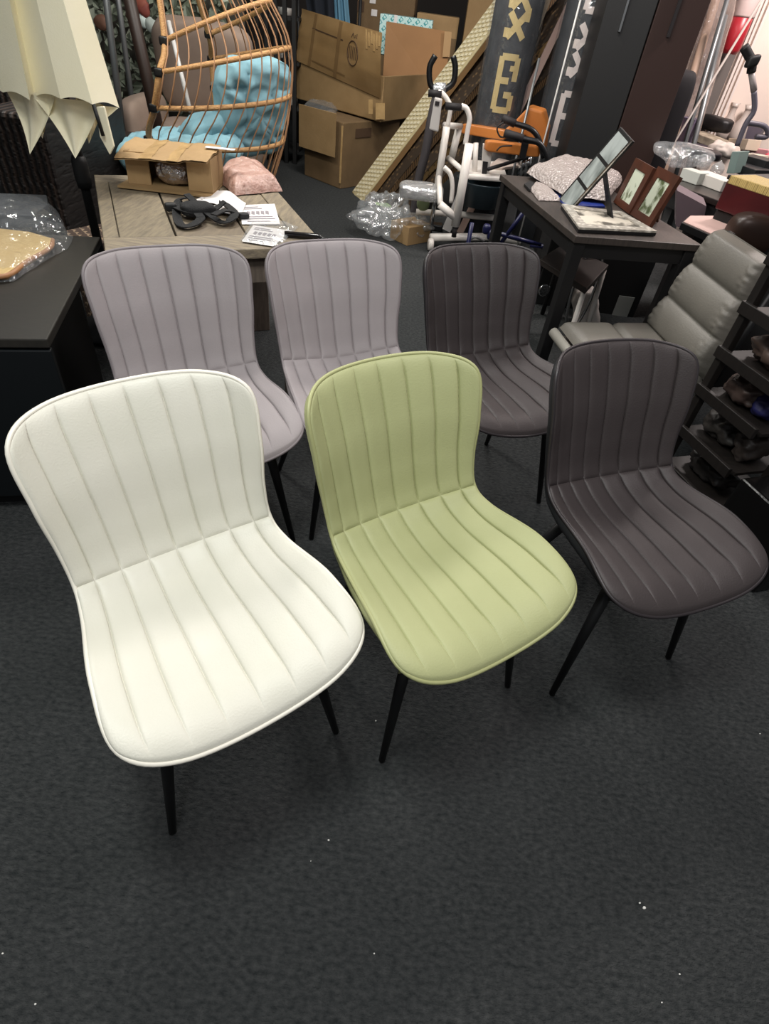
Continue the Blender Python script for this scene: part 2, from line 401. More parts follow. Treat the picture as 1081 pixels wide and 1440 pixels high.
# low black cabinet behind the parasol pole
t = thing('black_cabinet', 'low black cabinet with wide drawers behind the parasol pole', 'cabinet', (-1.75, 4.15, 0))
MB().hexa([(-2.5, 4.0, 0), (-1.6, 4.0, 0), (-1.6, 4.4, 0), (-2.5, 4.4, 0)], U * .5).build('body', blk, t, bevel=.004)
MB().hexa([(-2.52, 3.97, .5), (-1.58, 3.97, .5), (-1.58, 4.42, .5), (-2.52, 4.42, .5)], U * .025).build('top', mat('brown_black_top', '#241a15', .5), t, bevel=.003)
for k in range(3):
    d = MB().hexa([(-2.48, 3.985, .03 + k * .155), (-1.62, 3.985, .03 + k * .155), (-1.62, 4.0, .03 + k * .155), (-2.48, 4.0, .03 + k * .155)], U * .14).build('drawer', black_lam, t, bevel=.003)
    MB().lathe([(0, 0), (.012, 0), (.015, .015), (0, .018)], (-1.78, 3.984, .10 + k * .155), 10, (0, -1, 0)).build('knob', chrome, d, True)
# patterned mat on the floor
pm = [A(*p, z=.36) for p in [(94, 324), (128, 317), (160, 312), (172, 330), (140, 345), (96, 345)]]
tag(MB().prism([V((p.x, p.y, .001)) for p in pm], U * .36).build('patterned_pouffe', mat('ornate_mat', '#8b7761', .9, col2='#3c2e26', scale=22, kind='magic', lo=.45, hi=.55)), 'low beige and brown patterned pouffe between the folding desk and the garden table', 'pouffe')
# ================================================================ cream parasol
par = thing('parasol', 'closed cream garden parasol hanging folded round its black pole', 'parasol', (-1.46, 2.6, 0))
PX, PY = -1.47, 2.6
MB().tube([(PX, PY, .02), (PX, PY, 2.5)], .019, 12).build('pole', blk, par, True)
MB().lathe([(.17, 0), (.17, .03), (.06, .05), (.035, .09), (.035, .3), (0, .3)], (PX - .02, PY, 0.001), 28).build('base', blk, par, True)
MB().lathe([(.028, 0), (.032, .03), (.032, .10), (.024, .12)], (PX, PY, .66), 14).build('runner', blk, par, True)
cloth = mat('cream_canvas', '#f3ebcc', .85, col2='#f5eed2', scale=6, bump=.12, bscale=220, sheen=.1)
HEM = [A(*p[:2], Y=p[2]) for p in [(-60, 112, 2.70), (-30, 122, 2.50), (4, 130, 2.42), (42, 141, 2.37), (49, 136, 2.45), (85, 139, 2.39), (130, 147, 2.41), (168, 152, 2.54), (150, 138, 2.66), (120, 140, 2.76), (80, 118, 2.80), (30, 112, 2.84), (-20, 100, 2.82)]]
CX, CY = -1.50, 2.6
def canopy(u, v):
    x = (u % 1.0) * len(HEM); i = int(x) % len(HEM); h = HEM[i].lerp(HEM[(i + 1) % len(HEM)], x - int(x))
    k = .13 + .87 * v ** 1.1
    zz = 2.35 + (h.z - 2.35) * v + .012 * math.sin((x - int(x)) * math.pi) * v ** 6
    rp = .006 * noise.noise(V((u * 22, v * 4, 2))) * v
    return V((CX + (h.x - CX) * (k + rp), CY + (h.y - CY) * (k + rp), zz))
MB().grid(canopy, 260, 40, True).build('canopy', cloth, par, False)
mbf = MB()
def flap(c0, c1, tip, sag):
    a, b, tp = V(c0), V(c1), V(tip)
    def fn(u, v):
        e = a.lerp(b, u); p = e.lerp(tp, v) 
        n = (b - a).cross(tp - a).normalized()
        return p + n * sag * (math.sin(u * math.pi * 3) * (1 - v) * .7 + math.sin(v * math.pi) * .6)
    mbf.grid(fn, 26, 16)
flap(A(6, 122, Y=2.46), A(78, 134, Y=2.44), A(42, 217, Y=2.45), .03)
flap(A(16, 125, Y=2.52), A(70, 135, Y=2.56), A(60, 195, Y=2.5), .02)
flap(A(42, 130, Y=2.44), A(142, 146, Y=2.47), A(106, 223, Y=2.44), .035)
flap(A(106, 138, Y=2.50), A(146, 148, Y=2.52), A(125, 202, Y=2.5), .02)
flap(A(128, 145, Y=2.5), A(166, 152, Y=2.52), A(142, 172, Y=2.5), .02)
mbf.build('valance_folds', cloth, par, True)
MB().prism([A(134, 150, Y=2.44), A(146, 150, Y=2.44), A(160, 206, Y=2.44), A(154, 218, Y=2.44), A(140, 192, Y=2.44)], V((0, .012, 0))).build('canopy_strap', cloth, par, bevel=.003)
MB().tube([A(131, 146, Y=2.42), A(145, 191, Y=2.42)], .007, 8).build('rib', blk, par, True)
# ================================================================ wooden garden table
WZ = .70
tl, tr = A(148, 356, z=WZ), A(459, 347, z=WZ)
ex = (tr - tl).normalized(); ey = U.cross(ex).normalized(); W = (tr - tl).length; D = .95
wood = mat('weathered_teak', '#6f6458', .65, col2='#93866f', scale=9, stretch=(1.5, 9, 9), bump=.25, bscale=30, lo=.3, hi=.7)
wood_d = mat('weathered_teak_leg', '#5a5047', .7, col2='#6b6055', scale=9, stretch=(9, 9, 1.5))
wood_p = mat('weathered_plank', '#6a6051', .65, col2='#8d8069', scale=8, stretch=(9, 1.5, 9), bump=.25, bscale=30, lo=.3, hi=.7)
tb = thing('garden_table', 'weathered wood-look garden table with panelled top behind the grey chairs', 'table', tl + ex * W / 2 + ey * D / 2 - U * WZ)
def tbox(x0, x1, y0, y1, z0, z1): return MB().hexa([tl + ex * x0 + ey * y0 + U * (z0 - WZ), tl + ex * x1 + ey * y0 + U * (z0 - WZ), tl + ex * x1 + ey * y1 + U * (z0 - WZ), tl + ex * x0 + ey * y1 + U * (z0 - WZ)], U * (z1 - z0))
bw = .085
tbox(0, W, 0, .15, WZ - .035, WZ).build('frame_board', wood, tb, bevel=.004)
tbox(0, W, D - .1, D, WZ - .035, WZ).build('frame_board', wood, tb, bevel=.004)
tbox(0, .05, .152, D - .102, WZ - .035, WZ).build('frame_board', wood_p, tb, bevel=.004)
tbox(W - bw, W, .152, D - .102, WZ - .035, WZ).build('frame_board', wood_p, tb, bevel=.004)
xs = [.053, .235, .485, W - bw - .003]
for i in range(3): tbox(xs[i] + (.0 if i == 0 else .007), xs[i + 1], .156, D - .106, WZ - .035, WZ - .002).build('plank', wood_p if i != 1 else mat('taupe_plank', '#6b5f50', .6, col2='#7b6e5b', scale=8, stretch=(9, 1.5, 9)), tb, bevel=.003)
tbox(.03, W - .03, .03, .055, WZ - .13, WZ - .036).build('apron', wood_d, tb); tbox(.03, W - .03, D - .055, D - .03, WZ - .13, WZ - .036).build('apron', wood_d, tb)
tbox(.03, .055, .06, D - .06, WZ - .13, WZ - .036).build('apron', wood_d, tb); tbox(W - .055, W - .03, .06, D - .06, WZ - .13, WZ - .036).build('apron', wood_d, tb)
for a in (.04, W - .13):
    for b in (.06, D - .15): tbox(a, a + .09, b, b + .09, 0, WZ - .036).build('leg', wood_d, tb, bevel=.004)
# torn carton with wrapped contents
card = mat('brown_cardboard', '#977b54', .75, col2='#8d724c', scale=7, bump=.15, bscale=60)
card2 = mat('tan_cardboard', '#a3855c', .75, col2='#977a53', scale=6, bump=.15, bscale=60)
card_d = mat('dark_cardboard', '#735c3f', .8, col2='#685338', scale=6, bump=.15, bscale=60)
tape = mat('packing_tape', '#b7986a', .22, col2='#a98a5e', scale=12, bump=.3, bscale=40)
p0, p1 = A(182, 262, z=WZ), A(300, 276, z=WZ)
ax = (p1 - p0); Lc = ax.length; ax.normalize(); ay = U.cross(ax).normalized(); dc = .20; hc = .13
ct = thing('torn_carton', 'torn brown cardboard carton with taped top lying open on the garden table', 'carton', p0.lerp(p1, .5))
O = lambda x, y, z: p0 + ax * x + ay * y + U * z
MB().hexa([O(-.03, -.05, .004), O(Lc, -.04, .002), O(Lc, dc, .002), O(-.02, dc, .002)], U * .008).build('base_flap', card, ct)
MB().hexa([O(0, 0, .012), O(.09, .01, .012), O(.09, .02, .012), O(0, .01, .012)], U * (hc - .012)).build('front_flap', card2, ct)
MB().hexa([O(Lc - .10, 0, .012), O(Lc, 0, .012), O(Lc, .012, .012), O(Lc - .10, .012, .012)], U * (hc - .012)).build('front_flap', card2, ct)
MB().hexa([O(Lc - .012, .013, .012), O(Lc, .013, .012), O(Lc, dc, .012), O(Lc - .012, dc, .012)], U * (hc - .012)).build('side', card, ct)
MB().hexa([O(0, .012, .012), O(.012, .012, .012), O(.012, dc, .012), O(0, dc, .012)], U * (hc - .012)).build('side', card, ct)
MB().hexa([O(.012, dc - .012, .012), O(Lc - .012, dc - .012, .012), O(Lc - .012, dc, .012), O(.012, dc, .012)], U * (hc - .012)).build('back', card, ct)
def topf(off):
    def fn(u, v):
        p = O(-.02 + (Lc + .02) * u, -.055 + (dc + .055) * v, hc + .006 + off)
        p.z += .012 * noise.noise(p * 9) + .006 * noise.noise(p * 25) - .03 * (1 - v) ** 3 * (1 - u) ; p += -ay * .012 * noise.noise(V((u * 14, 3, 0))) * (1 - v); return p
    return fn
g = MB(); g.grid(topf(0), 40, 16); g.grid(topf(.006), 40, 16)
top = g.build('top_flap', card2, ct, True)
for k, (u0, u1) in enumerate([(.26, .40), (.56, .68)]):
    f = topf(.0075)
    MB().grid(lambda u, v: f(u0 + (u1 - u0) * u, v), 8, 14).build('tape_strip', tape, top, True)
MB().hexa([O(.30, .12, hc + .02), O(.42, .13, hc + .02), O(.42, .16, hc + .02), O(.30, .15, hc + .02)], U * .002).build('label', mat('white_paper', '#dcd8d6', .7), top)
MB().blob(O(Lc * .5, .09, .06), (ax, ay, U), (Lc - .2, .14, .10), 3, .12, 18).build('wrapped_contents', film('brown_film', '#6a5048', .15, 1.0, 30, .2), ct, True)
# pink wrapped parcel
pk = [A(*p, z=WZ) for p in [(309, 258), (330, 276), (397, 270), (372, 248), (340, 238), (312, 245)]]
t = thing('wrapped_parcel', 'flat pinkish parcel in bubble wrap beside the torn carton on the garden table', 'parcel', sum(pk, V()) / 6)
pinkm = mat('pink_bubble_wrap', '#a67f72', .3, col2='#bb9a8e', scale=26, bump=1.0, bscale=45, spec=.6)
crumple(MB(), pk, WZ, .075, .014, 40, 2).build('wrapping', pinkm, t, True)
# papers
paper = mat('white_paper', '#dcd8d6', .7)
ink = mat('faint_print', '#8d868a', .7)
def sheet(name, pts, z, label, diag=True, m=paper, lift=0):
    P = [A(*p, z=z) for p in pts]; t = thing(name, label, 'paper', sum(P, V()) / 4, 'instruction sheets on the garden table')
    def fn(u, v):
        p = P[0].lerp(P[1], u).lerp(P[3].lerp(P[2], u), v); p.z += .0015 + lift * math.sin(u * math.pi) ** 2 * (.6 + .4 * v); return p
    MB().grid(fn, 16, 10).build('page', m, t, True)
    rows = [(.12, .15, .75), (.24, .1, .9), (.34, .1, .85)] + ([(.75, .1, .6), (.84, .1, .5)] if diag else [])
    g = MB()
    for (v, a, b) in rows:
        q = [fn(a, v), fn(b, v), fn(b, v + .035), fn(a, v + .035)]; g.hexa([x + U * .0008 for x in q], U * .0004)
    if diag:
        for k in range(5):
            a = .15 + .13 * k; q = [fn(a, .5), fn(a + .09, .46), fn(a + .1, .62), fn(a + .01, .64)]; g.hexa([x + U * .0008 for x in q], U * .0004)
    g.build('printing', ink, t); return t
sheet('instruction_sheet', [(340, 316), (394, 316), (386, 287), (338, 289)], WZ + .001, 'white instruction sheet with faint print near the right edge of the garden table')
sheet('instruction_sheet', [(268, 285), (328, 296), (346, 288), (303, 267)], WZ + .002, 'white folded sheet under the black harness on the garden table', False, lift=.02)
sheet('instruction_sheet', [(290, 300), (338, 305), (346, 286), (315, 276)], WZ + .006, 'crumpled white sheet beside the black harness buckle on the garden table', False, lift=.012)
t = sheet('instruction_sheet', [(340, 340), (384, 347), (410, 325), (356, 317)], WZ + .004, 'white printed sheet in a clear plastic sleeve at the front of the garden table')
pl = [A(*p, z=WZ) for p in [(338, 341), (386, 349), (402, 340), (419, 322), (400, 314), (354, 315)]]
crumple(MB(), pl, WZ + .004, .012, .005, 30, 5).build('plastic_sleeve', clearf, t, True)
# black rod
a, b = A(400, 329, z=WZ + .012), A(447, 333, z=WZ + .012); b2 = A(457, 339, z=WZ + .012)
tag(MB().tube([a, b, b2], [.011, .011, .008], 12).build('black_rod', mat('gloss_black', '#141112', .2), smooth=True), 'short glossy black rod beside the plastic sleeve on the garden table', 'rod')
# black harness
hs = thing('black_harness', 'black webbing harness straps coiled on the garden table', 'harness', A(285, 300, z=WZ))
web = mat('black_webbing', '#0e0e10', .8, bump=.5, bscale=300)
def strap(pts, zs, wd=.032, n=U):
    P = spl([A(x, y, z=WZ + z) for (x, y), z in zip(pts, zs)], 8)
    MB().ribbon(P, wd, .004, n).build('strap', web, hs, False)
strap([(268, 277), (252, 282), (248, 300), (254, 316), (268, 317), (282, 308), (278, 300)], [.05, .03, .012, .01, .012, .02, .03])
strap([(262, 273), (275, 285), (290, 298), (310, 312), (322, 310), (330, 300), (318, 288), (308, 283)], [.07, .05, .03, .012, .02, .03, .03, .04], .03)
strap([(245, 290), (262, 297), (285, 300), (305, 292), (316, 283)], [.02, .03, .02, .03, .05], .03)
strap([(300, 302), (318, 296), (343, 303)], [.04, .04, .012], .028)
MB().blob(A(240, 291, z=WZ + .02), (ex, ey, U), (.045, .03, .03), 4).build('buckle', blk, hs, True)
MB().blob(A(342, 303, z=WZ + .014), (ex, ey, U), (.045, .03, .02), 4).build('buckle', blk, hs, True)
MB().blob(A(278, 294, z=WZ + .03), (ex, ey, U), (.13, .09, .05), 3, .2, 20).build('shoulder_pad', web, hs, True)
# ================================================================ hanging egg chair
EX, EY = -1.36, 4.02
egg = thing('egg_chair', 'natural rattan egg chair with open rib basket holding blue cushions', 'chair', (EX, EY, 0))
wick = mat('honey_rattan', '#a9794a', .55, col2='#c29863', scale=90, stretch=(1, 1, 3), bump=.5, bscale=120)
strandm = mat('rattan_strand', '#9c7350', .6)
# hoops: height, radius, lean, start angle; the basket tips back towards the right
HOOPS = [(.40, .33, 0, 215), (.65, .418, .028, 226.5), (.839, .46, .115, 247.4), (1.007, .46, .237, 255.8), (1.148, .361, .427, 253.2), (1.50, .20, .5, 250), (1.78, .04, .5, 250)]
A1 = math.radians(466.3)
def ep(i, f, dr=0):
    z, r, t_, a0 = HOOPS[i]; a0 = math.radians(a0); a = a0 + (A1 - a0) * f
    sh_ = -.10 * max(0, i - 4)
    return V((EX + sh_ + (r + dr) * math.cos(a), EY + (r + dr) * math.sin(a), z + t_ * r * math.cos(a)))
NH = len(HOOPS)
for f in (0, 1):
    MB().tube(spl([ep(i, f) for i in range(NH)], 6), .017, 10).build('rim_post', wick, egg, True)
black_plastic = mat('black_plastic', '#0f0f10', .4)
for i in range(6):
    MB().tube([ep(i, k / 60) for k in range(61)], .0125, 10).build('hoop', wick, egg, True)
    for f in (0, 1):
        if i in (1, 2, 3, 4): MB().blob(ep(i, f, .004), ((1, 0, 0), (0, 1, 0), U), (.045, .045, .04), 5).build('clamp', black_plastic, egg, True)
N = 26
for k in range(N):
    f = (k + .5) / N
    MB().tube(spl([ep(i, f, .010) for i in range(NH)], 3), .0038, 6).build('strand', strandm, egg, True)
MB().lathe([(.34, 0), (.36, .03), (.1, .06), (.08, .34), (.32, .38), (.3, .365)], (EX, EY, 0), 32).build('foot', blk, egg, True)
MB().lathe([(.06, 0), (.06, .08), (.02, .1)], (EX - .2, EY, 1.76), 16).build('crown', wick, egg, True)
blue = mat('sky_blue_cushion', '#7ba6b3', .85, col2='#8ab3be', scale=5, bump=.15, bscale=160)
def tufted(c0, ax_, size, seed, rows=3, cols=3):
    c0 = V(c0); a_ = [V(x).normalized() for x in ax_]
    mb = MB()
    def fn(u, v):
        th = 2 * math.pi * u; ph = math.pi * (v - .5)
        sg = lambda x, e: math.copysign(abs(x) ** e, x)
        x, y, z = sg(math.cos(ph), .45) * sg(math.cos(th), .45), sg(math.cos(ph), .45) * sg(math.sin(th), .45), sg(math.sin(ph), .7)
        gx = abs(math.cos(x * math.pi * rows / 2)); gy = abs(math.cos(y * math.pi * cols / 2))
        puff = (1 - math.exp(-gx / .22)) * (1 - math.exp(-gy / .22)) if True else 1
        z2 = z * (.72 + .28 * puff)
        P = a_[0] * x * size[0] / 2 + a_[1] * y * size[1] / 2 + a_[2] * z2 * size[2] / 2
        P += a_[2] * .03 * noise.noise((c0 + P) * 16 + V((seed, 0, 0))) + a_[0] * .025 * noise.noise((c0 + P) * 9 + V((seed, 4, 0)))
        return c0 + P
    return mb.grid(fn, 120, 64, True)
bc0 = A(353, 152, Y=4.04)
cu = thing('blue_cushion', 'tufted sky blue back cushion propped upright in the egg chair', 'cushion', (bc0.x, bc0.y, .6))
tufted(bc0, ((.72, .69, 0), (.18, -.10, .97), (.66, -.72, -.2)), (.47, .50, .22), 1, 3, 2).build('cover', blue, cu, True)
sc0 = A(262, 208, Y=3.92)
cu = thing('blue_cushion', 'sky blue seat cushion slumping forward in the bottom of the egg chair', 'cushion', (sc0.x, sc0.y, .45))
tufted(sc0, ((1, .1, .16), (-.1, 1, 0), (-.2, 0, 1)), (.72, .62, .20), 5, 3, 2).build('cover', blue, cu, True)
MB().blob(A(295, 178, Y=4.0), ((1, .1, .3), (-.1, 1, 0), U), (.36, .5, .16), 2.5, .16, 9).build('head_pad', blue, cu, True)
# pale sofa chair behind the egg chair
sofa = thing('pale_armchair', 'pale taupe upholstered armchair standing behind the egg chair', 'armchair', (-1.95, 5.3, 0))
taupe = mat('taupe_upholstery', '#857468', .85, col2='#917f72', scale=5)
MB().blob((-1.9, 5.55, .80), ((1, 0, 0), (0, .96, .25), (0, -.25, .96)), (.78, .2, .62), 5, .03, 4).build('backrest', taupe, sofa, True)
MB().blob((-1.9, 5.2, .36), ((1, 0, 0), (0, 1, 0), U), (.7, .65, .26), 5, .02, 4).build('seat', taupe, sofa, True)
for sx in (-.42, .42): MB().blob((-1.9 + sx, 5.22, .42), ((1, 0, 0), (0, 1, 0), U), (.16, .72, .42), 4, .03, 5).build('arm', taupe, sofa, True)
for sx in (-.35, .35):
    for sy in (-.25, .25): MB().tube([(-1.9 + sx, 5.25 + sy, .25), (-1.9 + sx, 5.25 + sy, 0)], [.025, .018], 10).build('leg', wood_d, sofa, True)
# artificial hanging leaves and poles in the back left corner
leafm = mat('grey_green_leaves', '#586350', .6, col2='#959b8c', scale=6, lo=.3, hi=.7)
g = MB(); r2 = random.Random(3)
for k in range(1500):
    x = r2.uniform(-3.6, -1.75); z = r2.uniform(.45, 1.75); y = 5.95 + r2.uniform(-.15, .1)
    d = V((r2.uniform(-1, 1), r2.uniform(-.5, .2), r2.uniform(-1, .3))).normalized(); s_ = d.cross(V((0, 1, .2))).normalized(); ln = r2.uniform(.05, .12); wd = ln * .28
    p = V((x, y, z)); n_ = d.cross(s_)
    g.add([p, p + d * ln * .5 + s_ * wd + n_ * .01, p + d * ln, p + d * ln * .5 - s_ * wd + n_ * .01], [(0, 1, 2, 3)])
g.build('t', leafm)
o = bpy.data.objects['t']; o.name = 'leaf_garland'; tag(o, 'grey-green artificial leaf garlands hanging in the back left corner', 'artificial plants', kind='stuff')
tag(MB().hexa([(-3.8, 6.15, 0), (-1.75, 6.15, 0), (-1.75, 6.2, 0), (-3.8, 6.2, 0)], U * 2).build('backing_board', mat('dim_grey_board', '#39362f', .9, col2='#56524a', scale=9)), 'dim grey board standing behind the leaf garlands', 'board')
for k, (px, py, c_) in enumerate([(201, 12, '#7a3a30'), (188, 22, '#7a3a30'), (199, 30, '#c9d6d2'), (195, 8, '#8a4a3a'), (143, 32, '#6a4a3a'), (213, 36, '#a9b2ac')]):
    p = A(px, py, Y=5.7)
    tag(MB().blob(p, ((1, 0, .2), (0, 1, 0), (-.2, 0, 1)), (.12, .06, .10), 2, .35, 14, 24, 14, k).build('artificial_flower', mat('petal' + c_[1:], c_, .7), smooth=True), ['dull red artificial flower at the top among the leaf garlands', 'dark red artificial flower left of the other red bloom', 'pale white artificial flower beside the brown post', 'rust brown artificial flower at the frame top', 'small brown artificial flower by the parasol', 'pale grey artificial flower near the egg chair rim'][k], 'flower', 'artificial flowers among the leaves')
galv = mat('galvanised_pole', '#7d7f80', .4, metal=.6)
def lean(name, label, cat, a, b, r, m, group=None):
    t_ = MB().tube([a, b], r, 12).build(name, m, smooth=True); tag(t_, label, cat, group)
p = A(149, 88, Y=4.7); lean('grey_pole', 'thin grey metal pole rising just right of the cream parasol', 'pole', (p.x, 4.7, 0), (A(158, -10, Y=4.7).x, 4.7, 1.9), .022, galv, 'grey poles by the parasol')
p = A(172, 80, Y=5.4); lean('grey_pole', 'thin grey metal pole standing among the leaf garlands', 'pole', (p.x, 5.4, 0), (A(172, 40, Y=5.4).x + .03, 5.4, 1.9), .02, galv, 'grey poles by the parasol')
p = A(205, 140, Y=4.65); q = A(178, 0, Y=4.65)
lean('brown_post', 'dark brown post standing between the leaf garlands and the egg chair', 'post', (p.x + .11, 4.65, 0), (q.x - .02, 4.65, 1.6), .04, mat('dark_brown_post', '#2b1d16', .5))
lean('white_tube', 'slim white tube slanting behind the ribs of the egg chair', 'tube', A(237, 30, Y=4.75), A(268, 158, Y=4.5), .014, mat('white_plastic', '#c9c6c2', .4))
# black slatted shelving beside the boxes
sh = thing('slatted_rack', 'tall black slatted metal rack between the egg chair and the big carton', 'rack', (-1.6, 6.7, 0))
for k in range(6):
    x = -1.86 + k * .085
    MB().hexa([(x, 6.6, 0), (x + .035, 6.6, 0), (x + .035, 6.64, 0), (x, 6.64, 0)], U * 1.9).build('upright', blk, sh)
for z in (.1, .45, .8, 1.12, 1.45): MB().hexa([(-1.88, 6.64, z), (-1.38, 6.64, z), (-1.38, 6.95, z), (-1.88, 6.95, z)], U * .025).build('shelf', blk, sh)
for k, (px, py) in enumerate([(404, 9), (411, 40), (408, 47), (410, 77), (411, 90), (410, 145), (396, 12), (399, 28), (391, 60), (409, 100)]):
    p = A(px, py, Y=6.74)
    base = max([z for z in (.125, .475, .825, 1.145) if z < p.z + .05] or [.125])
    tag(MB().lathe([(.01, 0), (.034, .004), (.04, .05), (.036, .055), (.006, .05)], (max(-1.84, min(-1.42, p.x)), 6.72 + .05 * (k % 3) + .03, base + .001), 14).build('white_cup', mat('white_china', '#d8d4ce', .25), smooth=True), 'small white cup standing on the black slatted rack', 'cup', 'white cups on the slatted rack')
# ================================================================ cardboard boxes
def cbox(name, base, ext, label, m, extra=None, cat='box', bev=.006, group='cardboard boxes at the back'):
    cen = sum([V(p) for p in base], V()) / 4
    t_ = thing(name, label, cat, cen, group)
    MB().hexa(base, ext).build('carton', m, t_, bevel=bev); return t_
# lower box with open flap
f0, f1, f2 = A(428, 246, z=0), A(478, 266, z=0), A(590, 244, z=0)
e1 = (f0 - f1); e2 = (f2 - f1); e2 = e2 - e1 * (e2.dot(e1) / e1.dot(e1)) * .6
e2 = e2 * .6
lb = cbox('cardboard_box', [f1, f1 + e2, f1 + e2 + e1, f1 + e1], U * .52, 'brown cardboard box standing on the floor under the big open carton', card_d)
n1 = e1.cross(U).normalized()
if n1.dot(V((0, -1, 0))) < 0: n1 = -n1
a, b = A(420, 146, Y=f0.y - .05), A(473, 160, Y=f1.y - .05)
MB().hexa([a, b, b + V((.0, 0, -.33)), a + V((0, 0, -.33))], V((0, .012, 0))).build('flap', card, lb, bevel=.002)
n2 = e2.cross(U).normalized()
if n2.dot(V((0, -1, 0))) < 0: n2 = -n2
s0 = f1 + e2 * .16 + U * .40 + n2 * .004
MB().hexa([s0 + e2 * .05, s0 + e2 * .32, s0 + e2 * .32 + U * .07, s0 + e2 * .05 + U * .07], n2 * .002).build('printed_mark', mat('brown_ink', '#4d3826', .8), lb)
MB().hexa([f1 + n1 * .003 + U * .05 + e1 * .02, f1 + n1 * .003 + U * .5 + e1 * .02, f1 + n1 * .003 + U * .5 - e2 * .0 + n2 * .01, f1 + n1 * .003 + U * .05 + n2 * .01], n1 * .004).build('tape_strip', tape, lb)
crumple(MB(), [A(*p, z=.525) for p in [(425, 152), (470, 162), (478, 152), (462, 140), (440, 138)]], .522, .05, .02, 30, 4).build('plastic_filler', clearf, lb, True)
# big open carton on top
ZB = .535
g0, g1, g2 = A(416, 138, z=ZB), A(535, 172, z=ZB), A(596, 163, z=ZB)
dep = V((.10, .55, 0))
bc = thing('open_carton', 'large battered open cardboard carton with raised flaps on top of the lower box', 'carton', g1, 'cardboard boxes at the back')
hB = .33
body = MB()
th = .012
quad = [g0, g1, g2, g2 + dep, g0 + dep]
for i in range(5):
    a, b = quad[i], quad[(i + 1) % 5]; n_ = (b - a).cross(U).normalized() * -th
    body.hexa([a, b, b + n_, a + n_], U * (hB if i != 0 else hB))
body.prism(quad, U * .01)
body.build('body', card, bc, bevel=.004)
# left raised flap with gentle bow
L0, L1, L2, L3 = g0 + U * hB * .9 - V((0, .012, 0)), g1.lerp(g0, .02) + U * (hB * .52) - V((0, .012, 0)), A(537, 46, Y=g1.y - .06), A(424, 12, Y=g0.y - .02)
def flapfn(off):
    def fn(u, v):
        p = L0.lerp(L1, u).lerp(L3.lerp(L2, u), v); p.y += -.06 * math.sin(math.pi * v) * u + off + .012 * noise.noise(V((u * 3, v * 3, 1))); 
        p.x += .01 * noise.noise(V((v * 6, 2, 7))) * (1 if u < .1 else .3)
        return p
    return fn
g = MB(); g.grid(flapfn(0), 30, 24); g.grid(flapfn(.012), 30, 24)
cardg = mat('scuffed_cardboard', '#8d7049', .5, col2='#9a7d55', scale=4, bump=.12, bscale=30)
fl = g.build('front_flap', cardg, bc, True)
fn = flapfn(-.004)
def strip(u0, v0, u1, v1, wd, m, nm):
    d = V((u1 - u0, v1 - v0, 0)); nrm_ = V((-d.y, d.x, 0)).normalized() * wd
    def f2_(a, b):
        u = u0 + (u1 - u0) * a + nrm_.x * (b - .5); v = v0 + (v1 - v0) * a + nrm_.y * (b - .5); return fn(u, v)
    MB().grid(f2_, 20, 4).build(nm, m, fl, True)
inkm = mat('brown_ink', '#4d3826', .8); scuff = mat('wet_mark', '#7a5f3c', .6)
strip(.17, .72, .56, .70, .02, inkm, 'ink_line'); strip(.17, .02, .2, .98, .035, scuff, 'crease'); strip(.48, .02, .52, .98, .04, scuff, 'crease'); strip(.2, .14, .6, .12, .025, scuff, 'ink_line')
cc = [fn(.68 + .06 * math.cos(k * .3), .55 + .2 * math.sin(k * .3)) for k in range(21)]
MB().tube(cc, .004, 6, closed=True).build('ink_ring', inkm, fl, True)
for k in range(5): strip(.635 + .02 * k, .45, .645 + .02 * k, .66, .008, inkm, 'ink_line')
for (u0, v0, u1, v1) in [(.66, .80, .675, .87), (.675, .87, .69, .80), (.72, .80, .72, .87), (.70, .80, .70, .85)]: strip(u0, v0, u1, v1, .008, inkm, 'ink_line')
for k in range(6): strip(.82 + .03 * k, .98 - .03 * (k % 2), .84 + .028 * k, .70 + .05 * (k % 3), .02, tape, 'tape_strip')
R0, R1, R2, R3 = A(537, 122, Y=g2.y - .02), A(622, 150, Y=g2.y + .05), A(634, 45, Y=g2.y + .10), A(543, 30, Y=g2.y + .05)
MB().hexa([R0, R1, R2, R3], V((.004, .015, 0))).build('side_flap', mat('plain_kraft', '#9c7247', .7, col2='#8f6840', scale=3), bc, bevel=.003)
MB().hexa([A(625, 44, Y=g2.y + .06), A(635, 45, Y=g2.y + .06), A(632, 80, Y=g2.y + .06), A(622, 80, Y=g2.y + .06)], V((0, .01, 0))).build('tape_strip', mat('pale_card_edge', '#b08e64', .7), bc)
def fold(u, v):
    p = A(470 + 70 * u, 122 + 40 * v - 6 * u, Y=g1.y - .03); p.y -= .04 * math.sin(u * 3.1) * math.sin(v * 3.1); return p
for (x0, x1, y0, y1) in [(518, 524, 140, 160), (528, 541, 145, 168)]:
    MB().hexa([A(x0, y0, Y=g1.y - .035), A(x1, y0, Y=g1.y - .035), A(x1, y1, Y=g1.y - .02), A(x0, y1, Y=g1.y - .02)], V((0, .006, 0))).build('tape_strip', tape, bc)
